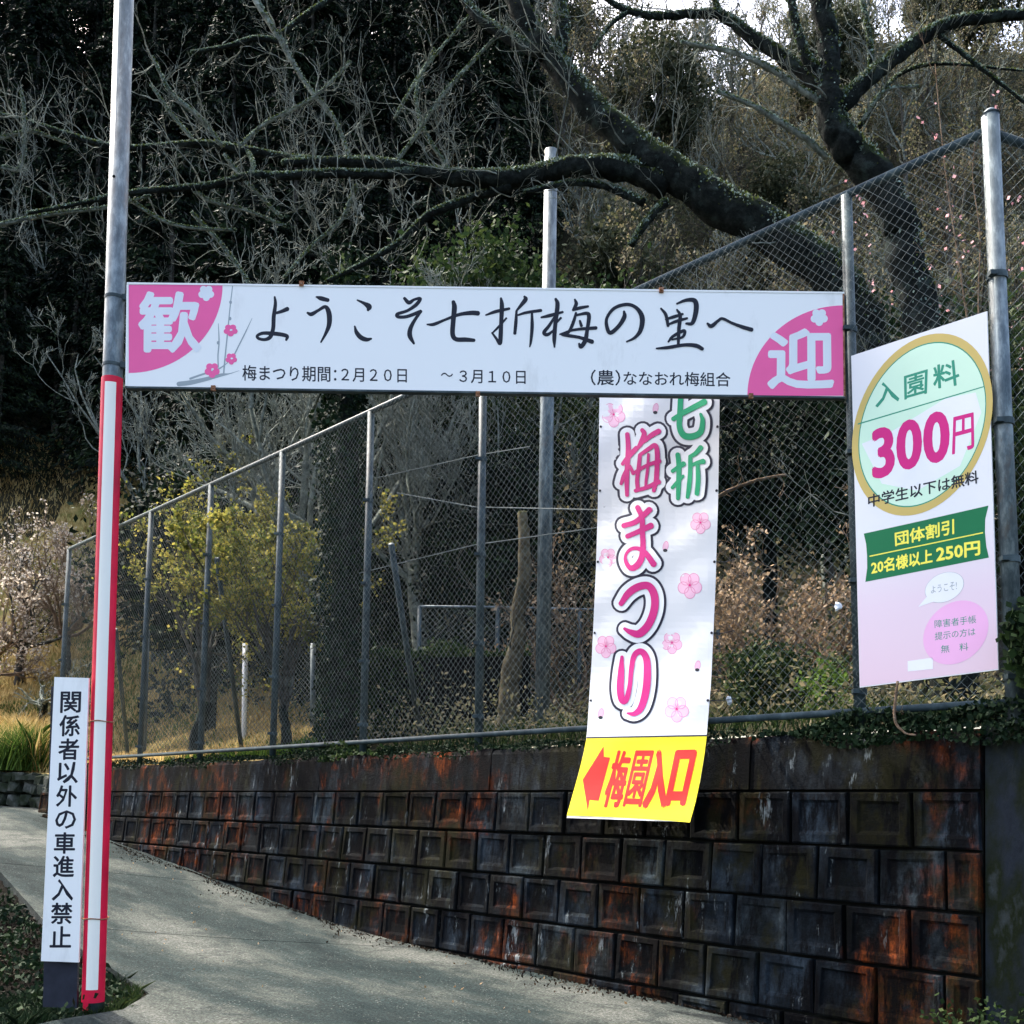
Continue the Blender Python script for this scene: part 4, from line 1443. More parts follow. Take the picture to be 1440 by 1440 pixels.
# ---- the two mossy cherry trees that lean over the fence
def cherry(name, label, trunk, limbs, twigs_spec, seed, tuft_n):
    rnd = random.Random(seed)
    base = P(*trunk[0][:3])
    rt = empty(name, base)
    tag(rt, label, 'tree')
    T = limb(trunk)
    tr = build_limb(T, 'trunk', M['bark'], rt, 18, .13, seed)
    allS = [T]
    segs, pale = [], []
    for path, sp in limbs:
        S = limb(path)
        allS.append(S)
        build_limb(S, 'branch', M['bark_pale'] if sp.get('pale') else M['bark'], rt, 10 if S[0][3] > .03 else 6, .14, seed + len(allS))
        limb_growth(S, rnd, segs, sp.get('d', 3.0), sp.get('L', .8), sp.get('r', .009), sp.get('lev', 2), nk=sp.get('nk', 3))
    limb_growth(T, rnd, segs, twigs_spec[0], twigs_spec[1], .010, 2)
    o = link('twigs', seg_mesh('twigs', segs), M['bark_pale'], rt); tag(o, kind='stuff')
    C = np.concatenate([tufts_on(S, rnd, int(tuft_n * len(S) / 40 * min(1, S[0][3] / .06) + 30), .8) for S in allS])
    o = link('moss', leaf_mesh('moss', C[::2], .030, .6, 1.2), M['mossl'], rt); tag(o, kind='stuff')
    o = link('lichen', leaf_mesh('lichen', C[1::2], .030, .7, .6), M['lichen'], rt); tag(o, kind='stuff')
    return len(segs)

n1 = cherry('leaning_cherry_tree', 'mossy dark leaning tree whose heavy limb crosses above the welcome sign',
    [(1330, 1010, 9.3, 84), (1290, 800, 9.3, 78), (1245, 560, 9.4, 74), (1185, 410, 9.5, 68), (1095, 335, 9.6, 66), (1012, 288, 9.7, 64), (930, 232, 9.8, 54), (850, 170, 9.9, 46), (795, 105, 10, 40), (752, 50, 10.1, 36), (715, -25, 10.2, 30), (690, -130, 10.3, 22)],
    [([(940, 262, 9.8, 44), (880, 238, 9.85, 38), (800, 237, 9.9, 30), (740, 249, 10, 28), (660, 252, 10, 25), (590, 243, 10, 22), (530, 231, 10, 18), (450, 228, 10.1, 13), (400, 230, 10.1, 10)], dict(d=5, L=1.1, nk=4)),
     ([(590, 243, 10, 16), (540, 246, 9.9, 13), (470, 244, 9.8, 12), (400, 248, 9.8, 11), (350, 248, 9.7, 10), (290, 262, 9.7, 9), (185, 271, 9.6, 7), (120, 285, 9.6, 5), (40, 300, 9.6, 4)], dict(d=5, L=.7)),
     ([(450, 228, 10.1, 12), (400, 222, 10.2, 11), (345, 212, 10.2, 12), (280, 203, 10.2, 10), (185, 209, 10.2, 8), (140, 203, 10.2, 8), (90, 188, 10.2, 7), (40, 172, 10.2, 6), (-20, 158, 10.2, 5), (-120, 150, 10.3, 4)], dict(d=5, L=.7)),
     ([(352, 250, 9.7, 6), (356, 232, 9.9, 6), (348, 212, 10.2, 6)], dict(d=0)),
     ([(720, 262, 10, 14), (660, 280, 10.1, 11), (605, 302, 10.1, 11), (565, 338, 10.2, 8), (520, 366, 10.2, 7), (460, 396, 10.3, 5)], dict(d=3, L=.6)),
     ([(780, 90, 10, 26), (790, 40, 10.1, 24), (782, -20, 10.2, 20), (775, -90, 10.2, 14)], dict(d=3, L=.7)),
     ([(765, 78, 10, 20), (715, 52, 10.2, 17), (670, 22, 10.3, 14), (640, -20, 10.4, 11), (600, -80, 10.5, 8)], dict(d=4, L=.9)),
     ([(935, 285, 9.75, 14), (905, 318, 9.7, 11), (888, 345, 9.7, 9)], dict(d=1, L=.3)),
     ([(905, 285, 9.8, 12), (850, 262, 9.9, 10), (800, 258, 9.9, 8), (740, 270, 9.9, 6)], dict(d=3, L=.5)),
     ([(315, 218, 9.9, 5), (345, 255, 9.9, 5), (395, 306, 9.9, 4)], dict(pale=1, d=3, L=.4)),
     ([(312, 205, 10, 6), (280, 165, 10, 6), (240, 130, 10, 5), (215, 82, 10, 3)], dict(pale=1, d=5, L=.5)),
     ([(335, 208, 10, 5), (372, 175, 10, 5), (410, 155, 10, 4), (450, 130, 10, 4), (492, 88, 10, 3)], dict(pale=1, d=5, L=.5)),
     ([(270, 195, 10, 5), (240, 160, 10, 5), (212, 120, 10, 3)], dict(pale=1, d=5, L=.4)),
     ([(550, 236, 10, 6), (580, 198, 10, 5), (622, 135, 10, 5), (660, 92, 10, 4), (692, 58, 10, 3)], dict(pale=1, d=4, L=.5)),
     ([(555, 166, 10.4, 4), (590, 106, 10.4, 4), (622, 66, 10.4, 3), (662, 20, 10.4, 3)], dict(pale=1, d=3, L=.4)),
     ([(492, 224, 10, 5), (470, 168, 10.2, 6), (430, 118, 10.3, 7), (385, 42, 10.4, 9), (340, -30, 10.5, 9)], dict(pale=1, d=4, L=.6)),
     ([(400, 60, 10.4, 8), (360, 55, 10.4, 8), (320, 66, 10.4, 6), (270, 74, 10.4, 4)], dict(d=4, L=.5)),
     ([(185, 283, 9.7, 5), (232, 312, 9.7, 4), (280, 322, 9.7, 4), (330, 324, 9.7, 3)], dict(pale=1, d=4, L=.4)),
     ([(262, 262, 9.8, 5), (300, 285, 9.8, 5), (345, 296, 9.8, 4), (400, 318, 9.8, 3)], dict(pale=1, d=5, L=.5)),
     ([(270, 300, 9.9, 5), (318, 352, 9.9, 5), (352, 402, 9.9, 4), (372, 440, 9.9, 3)], dict(pale=1, d=5, L=.5)),
     ([(-60, 330, 9.8, 7), (20, 312, 9.8, 6), (85, 300, 9.8, 5), (150, 292, 9.8, 4), (210, 276, 9.8, 3)], dict(pale=1, d=6, L=.6)),
     ([(-60, 250, 9.9, 6), (0, 236, 9.9, 5), (30, 235, 9.9, 5), (34, 160, 9.9, 4), (30, 130, 9.9, 3)], dict(pale=1, d=6, L=.6)),
     ([(-40, 205, 10, 6), (20, 190, 10, 5), (45, 185, 10, 4), (90, 200, 10, 3)], dict(pale=1, d=6, L=.5)),
     ([(500, 262, 10, 6), (480, 310, 10, 5), (440, 345, 10, 4), (400, 390, 10, 3)], dict(pale=1, d=5, L=.5)),
     ([(640, 250, 10, 6), (600, 190, 10.1, 5), (585, 130, 10.2, 4), (610, 70, 10.2, 3)], dict(pale=1, d=6, L=.6)),
     ([(395, 50, 10.4, 8), (430, 22, 10.4, 8), (480, -8, 10.4, 8), (560, -40, 10.4, 8)], dict(d=4, L=.6))],
    (2.0, .8), 11, 11000)
n2 = cherry('upright_cherry_tree', 'dark mossy tree with an upright elbowed trunk standing behind the right end of the fence',
    [(1345, 1010, 8.8, 74), (1330, 800, 8.8, 68), (1308, 560, 8.9, 64), (1285, 400, 9.0, 58), (1258, 300, 9.0, 56), (1215, 232, 9.0, 56), (1180, 190, 9.0, 50), (1164, 130, 9.0, 40), (1166, 60, 9.0, 36), (1152, -10, 9.0, 33), (1140, -110, 9, 28)],
    [([(1180, 150, 9, 26), (1225, 108, 9, 24), (1285, 62, 9, 21), (1330, 36, 9, 18), (1385, 25, 9, 16), (1445, 20, 9, 14), (1560, 0, 9, 10)], dict(d=3.5, L=.8)),
     ([(1166, 112, 9, 16), (1140, 90, 9, 15), (1124, 55, 9, 14), (1112, 0, 9, 12), (1100, -70, 9, 9)], dict(d=3, L=.6)),
     ([(1165, 150, 9, 10), (1120, 122, 9, 9), (1080, 95, 9, 8), (1030, 74, 9, 7), (960, 60, 9, 5)], dict(pale=1, d=4, L=.5)),
     ([(1162, 222, 9, 9), (1125, 190, 8.9, 9), (1060, 150, 8.9, 7), (1010, 130, 8.8, 5)], dict(pale=1, d=4, L=.5)),
     ([(1160, 125, 9.1, 20), (1105, 84, 9.3, 20), (1053, 50, 9.4, 18), (1013, 22, 9.5, 14), (965, 21, 9.5, 12), (920, 23, 9.5, 10), (880, 14, 9.5, 8), (840, -8, 9.5, 6)], dict(d=4, L=.6)),
     ([(1013, 22, 9.5, 9), (1002, -10, 9.5, 8), (990, -60, 9.5, 6)], dict(d=2, L=.5)),
     ([(885, 16, 9.5, 6), (860, 34, 9.5, 5), (836, 66, 9.5, 4)], dict(d=2, L=.3)),
     ([(1225, 100, 9.1, 9), (1222, 50, 9.1, 8), (1213, 0, 9.2, 7), (1205, -60, 9.2, 6)], dict(d=3, L=.5)),
     ([(1208, 180, 9.1, 7), (1240, 130, 9.1, 6), (1275, 100, 9.2, 5), (1330, 90, 9.2, 4), (1440, 100, 9.2, 3)], dict(d=4, L=.5)),
     ([(1212, 170, 8.9, 5), (1245, 128, 8.9, 4), (1290, 122, 8.9, 3)], dict(pale=1, d=3, L=.3)),
     ([(1320, 50, 9, 7), (1365, 85, 9, 6), (1410, 120, 9, 5), (1460, 160, 9, 4)], dict(d=4, L=.5))],
    (1.2, .7), 23, 6500)

# ---- bare plum trees
def bare_tree(name, label, cat, base, H, spread, r0, seed, mat_t, mat_b, lean=(0, 0), n_main=6, lev=4, group=None, blossom=None, nbl=0, fork=.35, up=.10, nk=4, wig=.22, tilt=.9, rmin=.004, bsize=.035):
    rnd = random.Random(seed)
    rt = empty(name, base)
    tag(rt, label, cat, group)
    b = np.array(base, float)
    top = b + np.array([lean[0], lean[1], H * fork])
    S = spline([(*(b - [0, 0, .2]), r0 * 1.25), (*(b + [lean[0] * .3, lean[1] * .3, H * fork * .4]), r0), (*(b + [lean[0] * .7, lean[1] * .7, H * fork * .75]), r0 * .9), (*top, r0 * .8)], 4)
    build_limb(S, 'trunk', mat_t, rt, 8, .12, seed)
    segs, tips = [], []
    for i in range(n_main):
        a = 2 * PI * (i + rnd.random() * .6) / n_main
        dv = np.array([math.cos(a) * tilt * spread, math.sin(a) * tilt * spread, 1.0])
        i0 = rnd.randint(len(S) * 2 // 3, len(S) - 1)
        grow(segs, S[i0][:3], dv, H * (1 - fork) * rnd.uniform(.75, 1.1), r0 * .5, lev - 1, rnd, up, wig, nk, None, .75, .62, tips, rmin)
    o = link('branches', seg_mesh('branches', segs), mat_b, rt); tag(o, kind='stuff')
    if blossom is not None:
        A_ = np.array([s[1] for s in segs if s[3] < r0 * .12])
        C = A_[rnd_np.integers(0, len(A_), nbl)] + rnd_np.normal(size=(nbl, 3)) * bsize
        o = link('blossom' if 'blossom' in blossom.name else 'leaves', leaf_mesh('leaves', C, bsize * 1.6, .8), blossom, rt); tag(o, kind='stuff')
    return rt, len(segs)

def at(px, py, Y, dz=0.0):
    p = P(px, py, Y)
    return (p[0], p[1], float(back_h(p[0], p[1])) + dz)

cnt = [n1, n2]
_, c = bare_tree('lichened_plum_tree', 'pale lichened bare plum tree with slanting trunk behind the left half of the welcome sign', 'tree', at(505, 900, 17.5), 8.2, .9, .17, 31, M['bark_pale'], M['bark_pale'], (-1.2, 0), 13, 5, fork=.42, nk=5, up=.14, rmin=.0055)
cnt.append(c)
_, c = bare_tree('lichened_plum_tree', 'second pale bare plum tree with dense upright twigs above the middle of the sign', 'tree', at(600, 900, 18.5), 8.0, .8, .15, 32, M['bark_pale'], M['bark_pale'], (-.3, 0), 12, 5, fork=.42, nk=5, up=.14, rmin=.0055)
cnt.append(c)
_, c = bare_tree('blossoming_plum_tree', 'white blossoming plum tree at the far left on the grassy slope', 'tree', at(35, 830, 29), 4.1, 2.2, .13, 33, M['bark_mid'], M['bark_mid'], (0, 0), 8, 4, blossom=M['blossom'], nbl=1800, nk=4, rmin=.007, bsize=.05, fork=.3)
cnt.append(c)
_, c = bare_tree('blossoming_plum_tree', 'wide pale blossoming plum tree overlapping the left edge above the golden slope', 'tree', at(-40, 835, 27), 3.8, 2.4, .13, 38, M['bark_mid'], M['bark_red'], (0, 0), 9, 4, blossom=M['blossom'], nbl=3000, nk=5, rmin=.009, bsize=.05, fork=.3)
cnt.append(c)
_, c = bare_tree('blossoming_plum_tree', 'low spreading pale plum tree between the white one and the striped pole', 'tree', at(98, 835, 30), 4.0, 2.4, .13, 39, M['bark_mid'], M['bark_red'], (0, 0), 9, 4, blossom=M['blossom'], nbl=2600, nk=5, rmin=.009, bsize=.05, fork=.3)
cnt.append(c)
_, c = bare_tree('blossoming_plum_tree', 'pinkish white plum tree just behind the striped pole', 'tree', at(150, 850, 31), 4.8, 1.3, .12, 34, M['bark_red'], M['bark_red'], (0, 0), 7, 4, blossom=M['blossom'], nbl=2600, nk=4, rmin=.006, bsize=.045, fork=.3)
cnt.append(c)
_, c = bare_tree('gnarled_plum_tree', 'small gnarled dark plum tree with level spreading boughs on the grass slope at the left', 'tree', at(62, 875, 24), 2.6, 2.6, .12, 36, M['bark'], M['bark_pale'], (.1, 0), 7, 4, up=.02, nk=3, fork=.5, rmin=.005, tilt=1.3)
cnt.append(c)
_, c = bare_tree('yellow_leaved_shrub', 'tall shrub with sparse yellow leaves behind the fence left of the ivy covered trunk', 'shrub', at(268, 1060, 16.8), 4.4, .20, .10, 44, M['bark'], M['bark_mid'], (.25, 0), 9, 5, tilt=.6, blossom=M['yleaf'], nbl=6000, nk=4, fork=.22, rmin=.004, bsize=.038, up=.06)
cnt.append(c)
_, c = bare_tree('yellow_leaved_shrub', 'dense yellow leaved shrub touching the left side of the ivy covered trunk', 'shrub', at(405, 1040, 15.6), 3.9, .20, .08, 46, M['bark'], M['bark_mid'], (-.1, 0), 10, 5, tilt=.6, blossom=M['yleaf'], nbl=13000, nk=4, fork=.18, rmin=.004, bsize=.036, up=.06)
cnt.append(c)
i = 0
for (x, y, Y, H, sp, nm) in ((60, 900, 38, 9, .9, 'far left above the grass slope'), (640, 880, 22, 10, .9, 'between the sign and the steel pole'), (200, 860, 33, 9, 1.0, 'deep in the wood left of the pole')):
    i += 1
    _, c = bare_tree('bare_tree', 'tall bare grey twigged tree ' + nm, 'tree', at(x, y, Y), H, sp, .15, 50 + i, M['bark_mid'], M['bark_pale'], (0, 0), 8, 5, nk=4, rmin=.007, fork=.35, up=.12)
    cnt.append(c)
_, c = bare_tree('pale_twigged_shrub', 'tangle of pale brown twigs behind the fence between the banner and the price board', 'shrub', at(1060, 980, 11.6), 1.9, 1.7, .05, 61, M['bark_red'], M['bark_red'], (0, 0), 12, 4, blossom=M['brown'], nbl=2200, nk=5, fork=.12, rmin=.003, bsize=.03, up=.03)
cnt.append(c)
_, c = bare_tree('pale_twigged_shrub', 'smaller pale brown thicket just left of the fence post beside the price board', 'shrub', at(1170, 990, 10.6), 1.6, 1.6, .05, 62, M['bark_red'], M['bark_red'], (0, 0), 12, 4, blossom=M['brown'], nbl=1500, nk=5, fork=.12, rmin=.003, bsize=.03, up=.03)
cnt.append(c)
_, c = bare_tree('pale_twigged_shrub', 'dry brown thicket in the gap between the steel pole and the banner', 'shrub', at(800, 960, 15.5), 2.4, 1.3, .05, 63, M['bark_red'], M['bark_red'], (0, 0), 12, 4, blossom=M['brown'], nbl=2000, nk=5, fork=.12, rmin=.0035, bsize=.035, up=.03)
cnt.append(c)
_, c = bare_tree('pink_blossom_tree', 'faint pink blossoming tree at the upper right corner above the fence', 'tree', at(1400, 700, 17), 9.5, .9, .12, 64, M['bark_mid'], M['bark_mid'], (0, 0), 8, 4, blossom=M['pblossom'], nbl=550, nk=4, fork=.35, rmin=.004, bsize=.04)
cnt.append(c)

# ---- leafy masses
def clumps(center, rad, n, per, rnd, sig=.22, shell=.55):
    C = []
    for _ in range(n):
        v = nrm(rnd.normal(size=3))
        k = shell + (1 - shell) * rnd.random()
        c = np.array(center) + v * np.array(rad) * k
        C.append(c + rnd.normal(size=(per, 3)) * sig * np.array(rad).mean())
    return np.concatenate(C)

def leafy(name, label, cat, base, rad, cz, n, per, leaf, mat, seed, group=None, trunk_r=.12, sig=.16, bark='bark', asp=.55):
    rnd = np.random.default_rng(seed)
    rt = empty(name, base)
    tag(rt, label, cat, group)
    b = np.array(base, float)
    c = b + np.array([0, 0, cz])
    m = MB()
    m.tube([b - [0, 0, .3], b + [.05, 0, cz * .5], c + [0, 0, rad[2] * .3]], [trunk_r * 1.2, trunk_r, trunk_r * .4], 8, True, .1, seed)
    m.build('trunk', M[bark], rt, True)
    o = link('crown', leaf_mesh('crown', clumps(c, rad, n, per, rnd, sig), leaf, asp, 0, rnd), mat, rt)
    tag(o, kind='stuff')
    return rt

leafy('round_bush', 'dark round evergreen bush low behind the fence right of the banner', 'bush', at(1100, 1000, 9.9, -.05), (.62, .55, .48), .42, 60, 120, .05, M['ever'], 71, trunk_r=.03, sig=.14)
leafy('green_shrub', 'small bright green leafed shrub beside the round bush at the foot of the fence post', 'bush', at(1170, 1000, 9.0, -.1), (.30, .3, .30), .30, 16, 50, .05, M['grass'], 72, trunk_r=.02)
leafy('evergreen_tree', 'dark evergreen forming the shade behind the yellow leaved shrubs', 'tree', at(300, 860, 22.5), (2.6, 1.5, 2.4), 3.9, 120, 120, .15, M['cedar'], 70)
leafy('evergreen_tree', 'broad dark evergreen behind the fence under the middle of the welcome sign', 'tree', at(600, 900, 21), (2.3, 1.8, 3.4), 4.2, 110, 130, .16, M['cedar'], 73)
leafy('evergreen_tree', 'green leaved evergreen rising above the welcome sign left of the steel pole', 'tree', at(665, 880, 19), (1.9, 1.6, 2.0), 7.6, 80, 130, .13, M['ever'], 74)
leafy('evergreen_tree', 'dark green evergreen right of the steel pole above the welcome sign', 'tree', at(820, 860, 21), (1.9, 1.6, 1.8), 7.2, 70, 120, .13, M['ever'], 75)
leafy('evergreen_tree', 'black green evergreen behind the fence between banner and price board', 'tree', at(1080, 850, 17), (2.6, 1.8, 1.9), 4.6, 110, 130, .14, M['cedar'], 76)
leafy('evergreen_tree', 'shadowy evergreen close behind the leaning limb and the price board', 'tree', at(1260, 850, 15), (1.6, 1.5, 2.4), 4.0, 60, 120, .12, M['ivy'], 77)
leafy('evergreen_tree', 'low dark evergreen behind the mesh left of the steel pole', 'tree', at(700, 930, 18), (1.5, 1.4, 2.3), 3.0, 80, 120, .13, M['cedar'], 78)
leafy('evergreen_tree', 'dark evergreen at the upper right beyond the end post', 'tree', at(1440, 800, 15), (1.5, 1.5, 2.2), 4.2, 60, 110, .12, M['ever'], 79)

# ivy covered trunk
def ivy_trunk(px, Y, y0, y1, wpx, label, seed):
    rnd = np.random.default_rng(seed)
    b = at(px, y0, Y, -.1)
    rt = empty('ivy_covered_trunk', b)
    tag(rt, label, 'tree')
    top = P(px + 6, y1, Y)
    m = MB()
    m.tube([np.array(b), (np.array(b) + top) / 2 + [.05, 0, 0], top], [wpx * Y / FPX * .30, wpx * Y / FPX * .24, .08], 10, True, .1, seed)
    m.build('trunk', M['bark'], rt, True)
    n = 9000
    t = rnd.random(n)
    a = rnd.random(n) * 2 * PI
    r = wpx * Y / FPX / 2 * (.75 + .3 * np.sin(t * 23 + a * 2) * .5 + .18 * rnd.normal(size=n))
    C = np.array(b)[None] * (1 - t[:, None]) + top[None] * t[:, None]
    C = C + np.stack([np.cos(a) * r, np.sin(a) * r, np.zeros(n)], 1)
    o = link('ivy', leaf_mesh('ivy', C, .075, .8, 0, rnd), M['ivy'], rt); tag(o, kind='stuff')
ivy_trunk(480, 13.6, 1040, 360, 78, 'tall trunk wrapped in dark ivy right of the yellow shrubs behind the fence', 81)

# pale mossy trunk beside the steel pole
S = limb([(712, 1030, 12.4, 34), (718, 960, 12.4, 28), (728, 880, 12.4, 22), (738, 780, 12.4, 18), (733, 720, 12.5, 14)])
rt = empty('pale_barked_tree', S[0][:3])
tag(rt, 'pale flaking barked tree trunk just left of the steel pole', 'tree')
build_limb(S, 'trunk', m_bark('buff_flaking_bark', [(.05, .042, .028), (.13, .11, .07), (.24, .21, .14)], .5, .4), rt, 10, .14, 5)
segs = []
limb_growth(S[8:], random.Random(4), segs, 3, 1.0, .014, 2)
tag(link('twigs', seg_mesh('twigs', segs), M['bark_mid'], rt), kind='stuff')

# hedge
rnd = np.random.default_rng(91)
hb = empty('clipped_hedge', at(640, 1010, 14.2))
tag(hb, 'dark clipped hedge running low behind the fence below the middle of the sign', 'hedge')
a_, b_ = P(525, 1000, 14.4), P(745, 1000, 14.0)
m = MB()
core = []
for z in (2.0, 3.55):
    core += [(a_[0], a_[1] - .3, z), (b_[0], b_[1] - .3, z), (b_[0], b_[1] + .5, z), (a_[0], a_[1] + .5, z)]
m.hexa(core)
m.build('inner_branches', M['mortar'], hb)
n = 16000
t = rnd.random(n)
face = rnd.random(n)
C = np.stack([a_[0] + (b_[0] - a_[0]) * t, a_[1] - .36 + rnd.normal(size=n) * .05, 2.1 + 1.55 * rnd.random(n)], 1)
topm = face > .7
C[topm, 1] += rnd.random(topm.sum()) * .9
C[topm, 2] = 3.6 + rnd.normal(size=topm.sum()) * .07 + .08 * np.sin(C[topm, 0] * 5)
tag(link('leaves', leaf_mesh('leaves', C, .065, .6, 0, rnd), M['ever'], hb), kind='stuff')

# ---- the wood on the mountain: kinds built once, then copied tree by tree
def conifer(seed, H):
    rnd = np.random.default_rng(seed)
    n = 26000
    t = rnd.random(n) ** .8
    h = .12 + .88 * t
    whorl = np.round(h * 26 + rnd.normal(size=n) * .12) / 26
    R0 = (1 - whorl) ** .75 * H * .19 + .15
    k = 9
    lobes = rnd.random((30, k)) * 2 * PI
    idx = np.clip((whorl * 26).astype(int), 0, 29)
    a = lobes[idx, rnd.integers(0, k, n)] + rnd.normal(size=n) * .16
    f = rnd.random(n) ** .6
    r = R0 * f * (.75 + .5 * rnd.random((30, 1))[idx, 0])
    z = whorl * H - r * .28 + rnd.normal(size=n) * .12
    C = np.stack([np.cos(a) * r, np.sin(a) * r, z], 1)
    hang = np.stack([np.cos(a), np.sin(a), np.full(n, -.9)], 1)
    me = leaf_mesh('crown', C, .24, .30, 0, rnd, hang)
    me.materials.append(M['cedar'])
    m = MB()
    m.tube([(0, 0, -1), (0, 0, H * .5), (0, 0, H * .97)], [H * .014, H * .009, .02], 7)
    tm = m.mesh('trunk'); tm.materials.append(M['bark_mid'])
    return tm, me
def broadleaf(seed, H):
    rnd = np.random.default_rng(seed)
    C = clumps((0, 0, H * .62), (H * .30, H * .30, H * .38), 90, 90, rnd, .14, .35)
    me = leaf_mesh('crown', C, .26, .6, 0, rnd); me.materials.append(M['ever2'])
    m = MB(); m.tube([(0, 0, -1), (.1, 0, H * .4), (0, .1, H * .8)], [H * .022, H * .016, .03], 7)
    tm = m.mesh('trunk'); tm.materials.append(M['bark_mid'])
    return tm, me
def baretree(seed, H, mat, leafmat, nl):
    rnd = random.Random(seed)
    segs = []
    for i in range(7):
        a = 2 * PI * i / 7 + rnd.random()
        grow(segs, (0, 0, H * (.22 + .05 * i)), (math.cos(a) * .8, math.sin(a) * .8, 1.1), H * .55, H * .009, 3, rnd, .12, .2, 4, None, .75, .62, None, .013)
    me = seg_mesh('crown', segs); me.materials.append(M[mat])
    A_ = np.array([s[1] for s in segs])
    rn = np.random.default_rng(seed)
    C = A_[rn.integers(0, len(A_), nl)] + rn.normal(size=(nl, 3)) * .12
    le = leaf_mesh('leaves', C, .13, .6, 0, rn); le.materials.append(M[leafmat])
    m = MB(); m.tube([(0, 0, -1), (.1, 0, H * .3), (-.05, .1, H * .75)], [H * .017, H * .013, .03], 7)
    tm = m.mesh('trunk'); tm.materials.append(M['bark_mid'])
    return tm, me, le
CON = [conifer(200 + i, h) for i, h in enumerate((13, 15, 11))]
BRO = [broadleaf(210 + i, h) for i, h in enumerate((8, 9.5))]
BAR = [baretree(220, 7.5, 'bark_pale', 'scrub', 1500), baretree(221, 8.5, 'bark_mid', 'scrub', 2200), baretree(222, 7, 'bark_pale', 'scrub', 900)]
def plant(name, label, group, kind, x, y, s, rz):
    rt = empty(name, (x, y, float(back_h(x, y)) - .2), rz)
    rt.scale = (s, s, s)
    tag(rt, label, 'tree', group)
    for nm, me in zip(('trunk', 'crown', 'leaves'), kind):
        o = bpy.data.objects.new(nm, me)
        COL.objects.link(o)
        o.parent = rt
        if nm != 'trunk': o['kind'] = 'stuff'
rt_rnd = random.Random(77)
placed = []
def scatter(n, xr, yr, mind, cond):
    out = []
    tries = 0
    while len(out) < n and tries < 20000:
        tries += 1
        Y = rt_rnd.uniform(*yr)
        px = rt_rnd.uniform(*xr)
        x = (px - 720) / FPX * Y
        if not cond(x, Y): continue
        if all(math.dist((x, Y), q) > mind for q in placed):
            placed.append((x, Y)); out.append((x, Y))
    return out

def zone(x, y):
    px = 720 + FPX * x / y
    for lim, t in ((-40, 'beyond the left edge of the view'), (60, 'at the far left edge of the wood'), (150, 'just left of the striped pole'), (260, 'just right of the striped pole'),
                   (400, 'above the white flower print of the sign'), (540, 'above the first brush characters of the sign'), (680, 'above the middle of the sign'),
                   (780, 'beside the top of the steel pole'), (900, 'above the hanging banner'), (1040, 'below the gap of open sky'), (1180, 'behind the right end of the sign'),
                   (1300, 'behind the elbowed trunk'), (1400, 'behind the price board'), (9999, 'beyond the end post of the fence')):
        if px < lim: break
    return t + (', front row' if y < 34 else ', middle rows' if y < 48 else ', high on the slope')
SZ = lambda s: 'short' if s < .78 else 'medium' if s < 1.0 else 'tall'
def wood(n, xr, yr, mind, cond, name, what, group, kinds, s0, s1):
    for x, y in scatter(n, xr, yr, mind, cond):
        sc = rt_rnd.uniform(s0, s1)
        plant(name, '%s %s %s' % (SZ(sc), what, zone(x, y)), group, rt_rnd.choice(kinds), x, y, sc, rt_rnd.uniform(0, 6))
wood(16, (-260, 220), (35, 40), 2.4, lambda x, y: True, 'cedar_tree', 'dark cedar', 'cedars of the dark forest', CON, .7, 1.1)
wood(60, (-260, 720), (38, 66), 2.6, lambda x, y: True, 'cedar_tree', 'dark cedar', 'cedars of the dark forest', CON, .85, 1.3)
wood(18, (200, 760), (28, 37), 2.3, lambda x, y: x > -9, 'cedar_tree', 'dark cedar', 'cedars of the dark forest', CON, .7, 1.0)
wood(8, (430, 780), (21, 27), 2.0, lambda x, y: True, 'cedar_tree', 'dark cedar', 'cedars of the dark forest', CON, .45, .62)
wood(8, (730, 1560), (24, 60), 3.0, lambda x, y: True, 'evergreen_tree', 'round evergreen', 'evergreens on the right mountainside', BRO, .6, 1.0)
wood(110, (700, 1600), (21, 68), 1.9, lambda x, y: True, 'bare_tree', 'bare brown tree', 'bare trees on the right mountainside', BAR, .6, 1.05)

# ground cover of the slopes
def cover(name, n, xr, yr, size, mat, h0=.3, seed=1, cond=None, label=None, cat='undergrowth', blade=None, w=.02, lean=.35, clump=0):
    rnd = np.random.default_rng(seed)
    Y = yr[0] + (yr[1] - yr[0]) * rnd.random(n)
    px = xr[0] + (xr[1] - xr[0]) * rnd.random(n)
    X = (px - 720) / FPX * Y
    if cond is not None:
        k = cond(X, Y)
        X, Y = X[k], Y[k]
    if clump:
        X = X + 0
    Z = back_h(X, Y)
    if blade:
        me = blade_mesh(name, np.stack([X, Y, Z], 1), blade, w, lean, rnd)
    else:
        Z = Z + h0 * np.abs(rnd.normal(size=len(X))) * (1 + .8 * np.sin(X * 1.1) * np.sin(Y * .9))
        me = leaf_mesh(name, np.stack([X, Y, Z], 1), size, .5, .3, rnd)
    o = link(name, me, mat)
    tag(o, label, cat, kind='stuff')
def behind(X, Y): return Y > np.interp(X, *YB) + .35
cover('undergrowth', 90000, (600, 1650), (12, 66), .22, M['scrub'], .9, 1, lambda X, Y: behind(X, Y) & (Y > 17), 'brown and olive scrub covering the right mountainside')
cover('undergrowth', 40000, (-300, 760), (26, 60), .24, M['cedar'], .7, 2, lambda X, Y: (Y > np.where(X < -10, 37, 25)), 'dark undergrowth beneath the cedars')
cover('low_plants', 26000, (500, 1600), (7, 20), .06, M['scrub'], .25, 3, behind, 'low weeds and litter behind the fence on the right')
cover('grass', 60000, (-120, 560), (16, 38), 0, M['straw'], seed=4, cond=behind, label='short dry grass on the sunny slope', cat='grass', blade=.16, w=.03)
